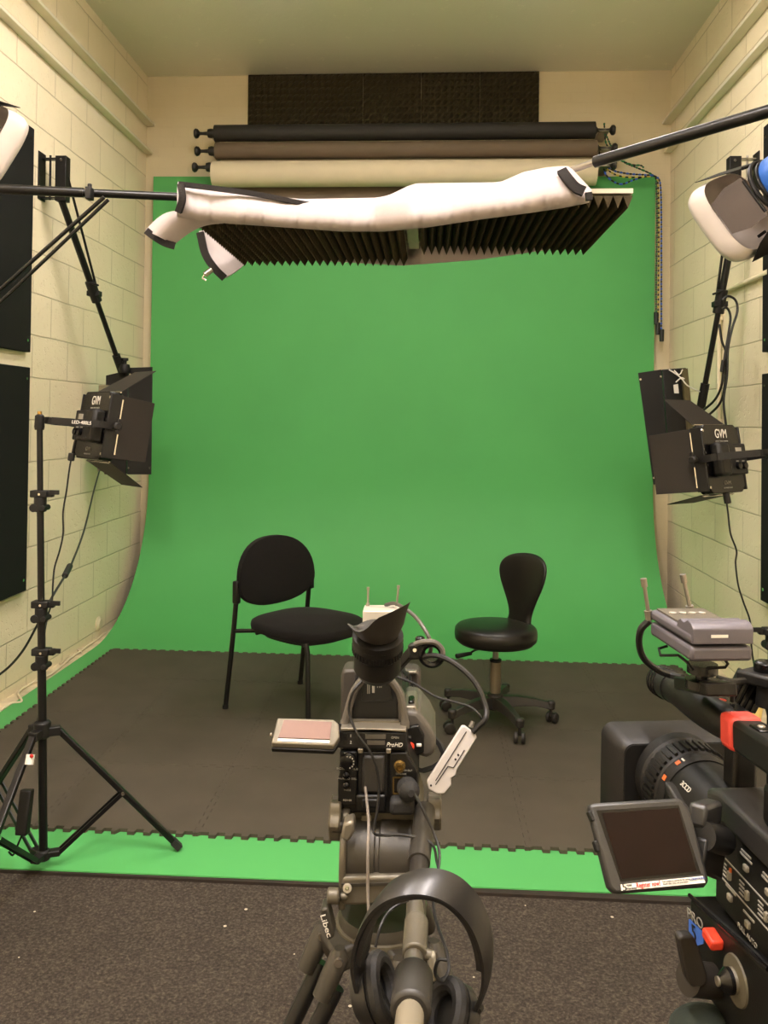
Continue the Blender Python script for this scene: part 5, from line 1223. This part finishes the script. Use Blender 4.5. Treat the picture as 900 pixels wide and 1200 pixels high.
MB(RM).bb((SX-.0004, .60, bot+.001), (SX+.001, .69, bot+.016)).build('torn_sticker', mat('torn_paper', (196, 186, 160), .6, var=.3, vscale=160, rgb2=(90, 84, 70)), c2)
# lens, ring, hood along one axis
axp = L(801, 916, 1.04); LX, LZ = axp.x, axp.z
MB(RM).lathe((LX, .86, LZ), (0, 1, 0), [(.046, 0), (.047, .05), (.049, .09), (.0485, .125)], 48).build('lens_barrel', CBK, c2, smooth=30)
MB(RM).lathe((LX, .985, LZ), (0, 1, 0), [(.050, 0), (.051, .006), (.051, .018)], 48).build('iris_ring', BLK, c2)
MB(RM).lathe((LX, 1.003, LZ), (0, 1, 0), [(.0505, 0), (.0525, .003), (.0525, .034), (.0555, .038), (.0555, .055)], 48).build('focus_ring', BLK, c2)
mb = MB(RM)
for k in range(40):
    a = 2*math.pi*k/40; o_ = V((math.cos(a), 0, math.sin(a))); p = V((LX, 1.007, LZ))+o_*.0535; mb.beam(p, p+V((0, .026, 0)), .0042, .0045, o_)
mb.build('ring_ribs', CBK, c2)
for a_, col_, ln in ((115, 'WHT', .006), (123, 'O', .007), (150, 'O', .008)):
    a = math.radians(a_); o_ = V((math.cos(a), 0, math.sin(a))); p = V((LX, .992, LZ))+o_*.0512
    mb = MB(RM); mb.beam(p, p+V((0, .007, 0)), .002 if col_ == 'WHT' else .006, .001, o_); mb.build('scale_mark', WHT if col_ == 'WHT' else mat('orange_print', (200, 96, 40), .5), c2)
a = math.radians(138); o_ = V((math.cos(a), 0, math.sin(a))); tn = V((math.sin(a), 0, -math.cos(a)))
text('lettering', '3CCD', WHT, c2, V((LX, .955, LZ))+o_*.0492, V((0, -1, 0)), -tn, .0085, M=RM)
hx0, hz1 = L(722, 862, 1.075).x, L(722, 862, 1.075).z
hm = mat('right_hood', (26, 24, 21), .5, spec=.35, bump=.08, bscale=500)
W_, H_ = .165, .118
mb = MB(RM)
def rr(x0, x1, z0, z1, d, r=.016, n=5):
    out_ = []
    for cx_, cz_, a0 in ((x1-r, z1-r, 0), (x0+r, z1-r, 90), (x0+r, z0+r, 180), (x1-r, z0+r, 270)):
        for k in range(n+1): a = math.radians(a0+90*k/n); out_.append(V((cx_+r*math.cos(a), d, cz_+r*math.sin(a))))
    return out_
A0 = rr(hx0+.006, hx0+W_-.006, hz1-H_+.006, hz1-.006, 1.062, .012); A1 = rr(hx0-.002, hx0+W_, hz1-H_, hz1, 1.072); A2 = rr(hx0-.004, hx0+W_+.002, hz1-H_-.002, hz1+.002, 1.118); A3 = rr(hx0+.004, hx0+W_-.006, hz1-H_+.006, hz1-.006, 1.118); A4 = rr(hx0+.03, hx0+W_-.03, hz1-H_+.03, hz1-.03, 1.075)
Rg = [[mb.v(p) for p in R_] for R_ in (A0, A1, A2, A3, A4)]
for A_, B_ in zip(Rg, Rg[1:]):
    n_ = len(A_)
    for k in range(n_): mb.f([A_[k], A_[(k+1) % n_], B_[(k+1) % n_], B_[k]])
mb.f(Rg[0]); mb.f(Rg[-1]); mb.build('lens_hood', hm, c2, smooth=40)
mb = MB(RM); mb.prism(rr(hx0+.007, hx0+W_-.008, hz1-H_+.008, hz1-.007, 1.0605, .012), (0, .002, 0)); mb.build('hood_back_plate', CBD, c2)
# side lens cover with print, and front post to the handle
MB(RM).prism([V((LX-.052, .905, LZ+.012)), V((LX-.052, .90, LZ-.03)), V((LX-.048, .98, LZ-.035)), V((LX-.050, .985, LZ+.022)), V((LX-.05, .96, LZ+.02))], (.02, 0, 0)).build('lens_side_panel', CBK, c2, bevel=.003)
MB(RM).prism([V((LX-.053, .90, LZ+.014)), V((LX-.053, .90, LZ+.006)), V((LX-.052, .97, LZ+.016)), V((LX-.050, .985, LZ+.026)), V((LX-.050, .97, LZ+.026))], (.012, 0, 0)).build('grey_trim', RGY, c2, bevel=.002)
text('lettering', 'PUSH AUTO', GRYP, c2, V((LX-.0525, .955, LZ-.004)), V((0, -1, 0)), V((0, 0, 1)), .007, M=RM)
text('lettering', 'FOCUS', GRYP, c2, V((LX-.0525, .965, LZ-.018)), V((0, -1, 0)), V((0, 0, 1)), .006, M=RM)
q1, q2 = L(846, 868, .96), L(869, 915, .93)
MB(RM).bb((L(846, 880, .94).x, .91, LZ), (L(873, 880, .94).x, .94, L(850, 846, .93).z)).build('handle_post', CBK, c2, bevel=.005)
# handle: microphone nose, curved grip, red band, square rear
hpts = [(783, 803, 1.06), (800, 812, 1.02), (825, 830, .96), (850, 846, .91), (864, 854, .885)]
P_ = cr([RM @ L(*h) for h in hpts], 5)
mb = MB(); mb.tube(P_, [.0165+.0035*math.sin(i/(len(P_)-1)*math.pi) for i in range(len(P_))], 20); mb.build('handle_grip', CBK, c2)
a, b = RM @ L(772, 796, 1.10), RM @ L(789, 806, 1.045)
mb = MB(); mb.lathe(a, b-a, [(.010, 0), (.017, .004), (.0185, .012), (.0185, .06)], 28); mn = mb.build('microphone', BLK, c2)
for t_ in (.2, .38, .56): 
    p = a.lerp(b, t_); x_, y_ = frame(b-a); MB().tube([p+(x_*math.cos(k_*math.pi/14)+y_*math.sin(k_*math.pi/14))*.0188 for k_ in range(28)], .0016, 6, closed=True).build('mic_rib', BLKG, mn)
h1, h2, h3 = RM @ L(861, 852, .89), RM @ L(876, 862, .86), RM @ L(930, 897, .75)
MB().beam(h1, h2, .036, .036, (0, 0, 1)).build('red_band', mat('red_tape', (212, 66, 54), .5), c2, bevel=.006)
MB().beam(h2, h3, .033, .032, (0, 0, 1)).build('handle_rear', CBK, c2, bevel=.005)
p_ = h2.lerp(h3, .25)+V((0, 0, .0165)); MB().beam(p_, h2.lerp(h3, .5)+V((0, 0, .0165)), .018, .003).build('handle_button_plate', BLKG, c2, bevel=.001)
MB().ball(h2.lerp(h3, .33)+V((0, 0, .018)), .004, (1, 1, .4)).build('handle_button', SLV, c2)
k0 = RM @ L(846, 822, .93); MB().ball(k0, .0055, (1.2, 1.2, .5)).build('record_button', RED, c2)
s0_, s1_ = RM @ L(832, 812, .97), RM @ L(868, 838, .89); MB().beam(s0_, s1_, .022, .008).build('top_plate', BLKG, c2, bevel=.002)
# screen on its arm
e_ = [((690, 943), .80), ((698, 941), .80), ((797, 935), .80), ((808, 945), .798), ((832, 1033), .765), ((826, 1040), .763), ((722, 1048), .762), ((714, 1040), .764)]
o0, o1, o2 = RM @ L(690, 943, .80), RM @ L(808, 940, .80), RM @ L(722, 1048, .762)
n2 = (o1-o0).cross(o2-o0).normalized()
if n2.y > 0: n2 = -n2
def ons(px, py, lift=0.):
    r_ = at(px, py, Y=1.)-e0; t_ = (o0-e0).dot(n2)/r_.dot(n2); return e0+r_*t_+n2*lift
fr2 = MB().prism([ons(*p) for p, _ in e_], n2*-.013).build('screen_frame', RGY, c2, bevel=.003)
MB().prism([ons(*p, .0006) for p in ((699, 950), (795, 943.5), (821, 1024), (727, 1033))], n2*-.003).build('screen_bezel', BLKG, fr2)
MB().prism([ons(*p, .0012) for p in ((705, 953), (794, 947), (816, 1021), (728, 1030))], n2*-.002).build('lcd_screen', mat('dark_lcd_screen', (20, 9, 6), .3, var=.12, vscale=40, spec=.15), fr2)
MB().prism([ons(*p, .0014) for p in ((727, 1036.5), (823, 1026.5), (826, 1034.5), (728, 1044))], n2*-.002).build('sticker', WHT, fr2)
xd = ons(823, 1030)-ons(727, 1040); yd = n2.cross(xd).normalized()
BKT = mat('black_print', (28, 26, 24), .5); RDT = mat('red_print', (190, 40, 32), .5)
text('lettering', '5', BKT, fr2, ons(731, 1040, .0017), xd, yd, .009)
text('lettering', 'YEAR', BKT, fr2, ons(736.5, 1037.5, .0017), xd, yd, .0022)
text('lettering', 'Warranty', BKT, fr2, ons(739, 1041, .0017), xd, yd, .0026)
text('lettering', 'Register now!', RDT, fr2, ons(759, 1036.5, .0017), xd, yd, .0058, width=.0225)
text('lettering', 'Your product is covered for five years', GRYP, fr2, ons(791, 1031.5, .0017), xd, yd, .0022, width=.026)
text('lettering', 'from the date of purchase', GRYP, fr2, ons(791, 1034.5, .0017), xd, yd, .0022, width=.024)
text('lettering', 'CONDITIONS', mat('blue_print', (60, 80, 140), .5), fr2, ons(816, 1030, .0017), xd, yd, .0024)
for (a_, b__) in (((691, 950), (696, 962)), ((698, 985), (702, 998))): MB().beam(ons(*a_, -.004), ons(*b__, -.004), .004, .008, n2).build('screen_catch', BLK, fr2, bevel=.001)
MB().beam(ons(822, 955, -.010), RM @ L(836, 950, .85), .018, .022).build('screen_arm', RGY, c2, bevel=.004)
MB().cyl(ons(828, 978, -.012), RM @ L(846, 985, .83), .014, seg=20).build('screen_hinge', CBK, c2)
MB().beam(ons(826, 1000, -.012), RM @ L(842, 1012, .83), .012, .03).build('hinge_cover', CBK, c2, bevel=.003)

# ------------------------------------------------------------------ receiver on the right camera handle
r2 = thing('wireless_receiver', 'grey wireless receiver with two steel aerials on the right camera handle', 'receiver', RM @ L(826, 800, .92))
RCV = mat('receiver_grey', (88, 84, 90), .42, .1, bump=.05, bscale=500)
x0, x1 = L(810, 750, .85).x, L(883, 750, .85).x; zt, zb = L(845, 738, .85).z, L(845, 776, .85).z; zm = (zt+zb)/2
MB(RM).bb((x0, .85, zb), (x1, .955, zm-.001)).build('lower_case', RCV, r2, bevel=.004)
MB(RM).bb((x0, .85, zm+.001), (x1, .955, zt-.004)).build('upper_case', RCV, r2, bevel=.004)
mb = MB(RM); mb.prism([V((x0+.001, d_, z_)) for d_, z_ in ((.848, zm+.002), (.848, zt+.001), (.853, zt+.006), (.862, zt+.0075), (.868, zt+.004), (.872, zt+.003), (.878, zt+.005), (.884, zt+.002), (.888, zt-.006))], (x1-x0-.002, 0, 0)); mb.build('battery_cover', RCV, r2, bevel=.001, smooth=50)
MB(RM).bb((x0+.006, .895, zt-.004), (x1-.006, .95, zt-.002)).build('top_panel', mat('receiver_panel', (84, 78, 66), .4), r2)
for k in range(4): MB(RM).lathe((x0+.014+k*.011, .925, zt-.0025), (0, 0, 1), [(.004, 0), (.004, .002)], 14).build('button', GRYP, r2)
MB(RM).bb((x0+.02, .8475, zm+.009), (x0+.038, .849, zm+.012)).build('mark', WHT, r2)
for a_, b__, d_ in (((761, 726), (754, 678), .955), ((810, 720), (800, 673), .955)):
    a, b = RM @ L(*a_, d_), RM @ L(*b__, d_)
    mb = MB(); mb.cyl(a, a.lerp(b, .22), .0045); mb.cyl(a, b, .0022); mb.cyl(a.lerp(b, .80), b, .0036); mb.build('aerial', STEEL, r2)
o_ = RM @ L(823, 784, .90); mb = MB(); mb.lathe(o_, (0, 0, -1), [(.016, -.006), (.016, .004), (.007, .005), (.007, .010), (.018, .011), (.018, .020), (.008, .021)], 26); mb.build('shoe_knob', BLKG, r2)
MB().beam(RM @ L(806, 800, .955), RM @ L(846, 808, .87), .034, .014).build('shoe_block', CBK, r2, bevel=.002)
for pts in ([(782, 757, .94), (772, 760, .94), (774, 768, .93), (795, 768, .91), (805, 776, .89), (812, 785, .88)], [(828, 783, .87), (850, 782, .86), (853, 778, .86), (848, 771, .86)]):
    MB().tube([RM @ L(*p_) for p_ in pts], .0016, 8).build('wire_bail', CBK, r2)
cable('black cable curving from the right receiver aerial to the handle microphone', [RM @ L(*p_) for p_ in ((761, 727, .955), (751, 738, .96), (749, 755, .97), (755, 772, .98), (770, 785, .99), (785, 791, 1.0), (800, 794, .98))], .0040)
# ------------------------------------------------------------------ accessory arm behind the handle, yellow pole
aa = thing('viewfinder_arm', 'black ribbed viewfinder bracket behind the right camera handle', 'bracket', RM @ L(880, 830, .98))
mb = MB(); p0_, p1_ = RM @ L(884, 792, .98), RM @ L(866, 826, .98); mb.beam(p0_, p1_, .034, .022, (0, 1, 0)); rbk = mb.build('ribbed_block', CBK, aa, bevel=.002)
dn = (p1_-p0_).normalized(); sdn = dn.cross(V((0, 1, 0))).normalized()
for s in (-.011, -.004, .003, .010): MB().beam(p0_+sdn*s+V((0, -.012, 0)), p1_+sdn*s+V((0, -.012, 0)), .003, .004, (0, 1, 0)).build('rib', BLKG, rbk)
MB().beam(RM @ L(874, 789, .98), RM @ L(915, 799, .94), .04, .014).build('top_bracket', BLK, aa, bevel=.003)
MB().lathe(RM @ L(897, 789, .96), (0, 0, 1), [(.012, 0), (.013, .003), (.013, .012), (.010, .014)], 20).build('lock_screw', BLKG, aa)
MB().tube(cr([RM @ L(*p_) for p_ in ((840, 795, .93), (856, 799, .93), (872, 798, .95))], 4), .004, 8).build('link_rod', CBK, aa)
MB().tube(cr([RM @ L(*p_) for p_ in ((842, 797, .93), (857, 805, .92), (858, 822, .92))], 4), .003, 8).build('safety_loop', CBK, aa)
MB().cyl(RM @ L(899, 805, .95), RM @ L(897, 828, .95), .011).build('arm_pivot', BLK, aa)
yp = thing('yellow_pole', 'pale yellow painted pole standing behind the right camera at the picture edge', 'pole', (.86, 2.2, -.014))
YM = mat('pale_yellow_paint', (206, 184, 110), .5)
a = at(878, 822, Y=2.1); MB().tube([at(884, 818, Y=2.1), at(877, 860, Y=2.1), at(874, 900, Y=2.1), V((at(874, 900, Y=2.1).x-.01, 2.1, -.012))], .022, 16).build('pole', YM, yp)
MB().lathe(V((at(874, 900, Y=2.1).x-.01, 2.1, -.014)), (0, 0, 1), [(.11, 0), (.11, .012), (.03, .022)], 28).build('base', BLK, yp)

# ------------------------------------------------------------------ tripod under the right camera
t2 = thing('camera_tripod', 'black tripod with red button and blue sticker under the right camera', 'tripod', RM @ V((BX+.06, .72, -1.45)))
TZ = bot-.012
hx = L(807, 1052, .91).x
def hs(px, py):      # point on the left face of the head
    r_ = RM.to_3x3().inverted() @ (at(px, py, Y=1.)-e0); return r_*(hx/r_.x)
mb = MB(RM); mb.prism([hs(*q_) for q_ in ((807, 1049), (835, 1075), (870, 1106), (900, 1136), (960, 1190), (960, 1300), (880, 1250), (850, 1202), (826, 1165), (808, 1112))], (.11, 0, 0)); mb.build('head_body', CBK, t2, bevel=.006, seg=3)
MB(RM).bb((BX+.01, .62, TZ-.012), (BX+.09, .84, bot-.001)).build('camera_plate', BLK, t2, bevel=.003)
MB(RM).tube([hs(*q_) for q_ in ((808, 1049), (835, 1075), (870, 1106), (900, 1136))], .0022, 8).build('head_rim', BLKG, t2)
mb = MB(RM); mb.prism([hs(*p)+V((-.001, 0, 0)) for p in ((808, 1077), (826, 1093), (825, 1106), (818, 1108), (808, 1097))], (.002, 0, 0)); mb.build('blue_sticker', mat('blue_sticker', (62, 104, 190), .45), t2)
xd = (hs(826, 1091)-hs(808, 1075)); 
text('lettering', 'PRO', GRYP, t2, hs(816, 1077)+V((-.0015, 0, 0)), xd, V((0, .2, 1)), .014, M=RM, width=.036)
text('lettering', '5', BKT, t2, hs(815, 1094)+V((-.002, 0, 0)), xd, V((0, .2, 1)), .022, M=RM)
o_ = hs(842, 1100); MB(RM).box(o_+V((-.006, 0, 0)), (.014, .022, .011), R=Matrix.Rotation(.12, 3, 'X')).build('red_button', RED, t2, bevel=.0025)
o_ = hs(863, 1149); MB(RM).lathe(o_+V((.004, 0, 0)), (-1, 0, 0), [(.0225, 0), (.0235, .003), (.0225, .006), (.012, .007), (.010, .012), (.005, .014)], 36).build('drag_dial', mat('dial_grey', (92, 86, 70), .5), t2)
MB(RM).lathe(o_+V((-.006, 0, 0)), (-1, 0, 0), [(.012, 0), (.012, .004), (.008, .009), (.005, .012)], 24).build('dial_hub', BLKG, t2)
MB(RM).cyl(o_+V((-.014, 0, 0)), o_+V((-.020, 0, 0)), .0045).build('dial_screw', SLV, t2)
# big clamp lever
LVM = mat('lever_black', (40, 36, 31), .45, bump=.06)
q0, q1_ = L(806, 1102, .70), L(822, 1147, .68)
mb = MB(RM); mb.beam(q0, q1_, .018, .016, (1, 0, 0)); mb.bm.free()
mb = MB(); pp_ = [RM @ L(x, y, .82) for x, y in ((795, 1101), (799, 1097.5), (812, 1097.5), (816, 1103), (829, 1140), (830, 1152), (822, 1158), (810, 1157), (804, 1146))]
mb.prism(pp_, FW_*.012); mb.build('clamp_lever', LVM, t2, bevel=.004, seg=3)
MB(RM).cyl(L(806, 1146, .838), hs(838, 1150), .0165, seg=28).build('lever_boss', LVM, t2)
ct = RM @ V((hx+.06, .74, hs(880, 1240).z-.04)); 
MB().lathe(ct+V((0, 0, .04)), (0, 0, -1), [(.05, 0), (.055, .02), (.055, .06), (.03, .09), (.03, .16)], 32).build('bowl', TGD, t2)
for fx_, fy_ in ((.62, .98), (1.0, .45), (.32, .10)):
    ft = V((fx_, fy_, -.012)); t0 = ct-V((0, 0, .03))+(V((fx_, fy_, 0))-V((ct.x, ct.y, 0))).normalized()*.05
    lg = MB().cyl(t0, t0.lerp(ft, .55), .016, seg=16).build('leg', CARB, t2)
    MB().cyl(t0.lerp(ft, .5), ft+V((0, 0, .01)), .012, seg=16).build('lower_leg', CARB, lg)
    MB().lathe(ft, (0, 0, 1), [(.02, 0), (.02, .01), (.014, .03)], 16).build('foot', RUB, lg)
MB().ball(RM @ L(828, 1212, .84), .032, (1.2, 1.0, .8)).build('carry_strap', mat('dark_green_cloth', (30, 38, 30), .9, bump=.4, bscale=120), t2)
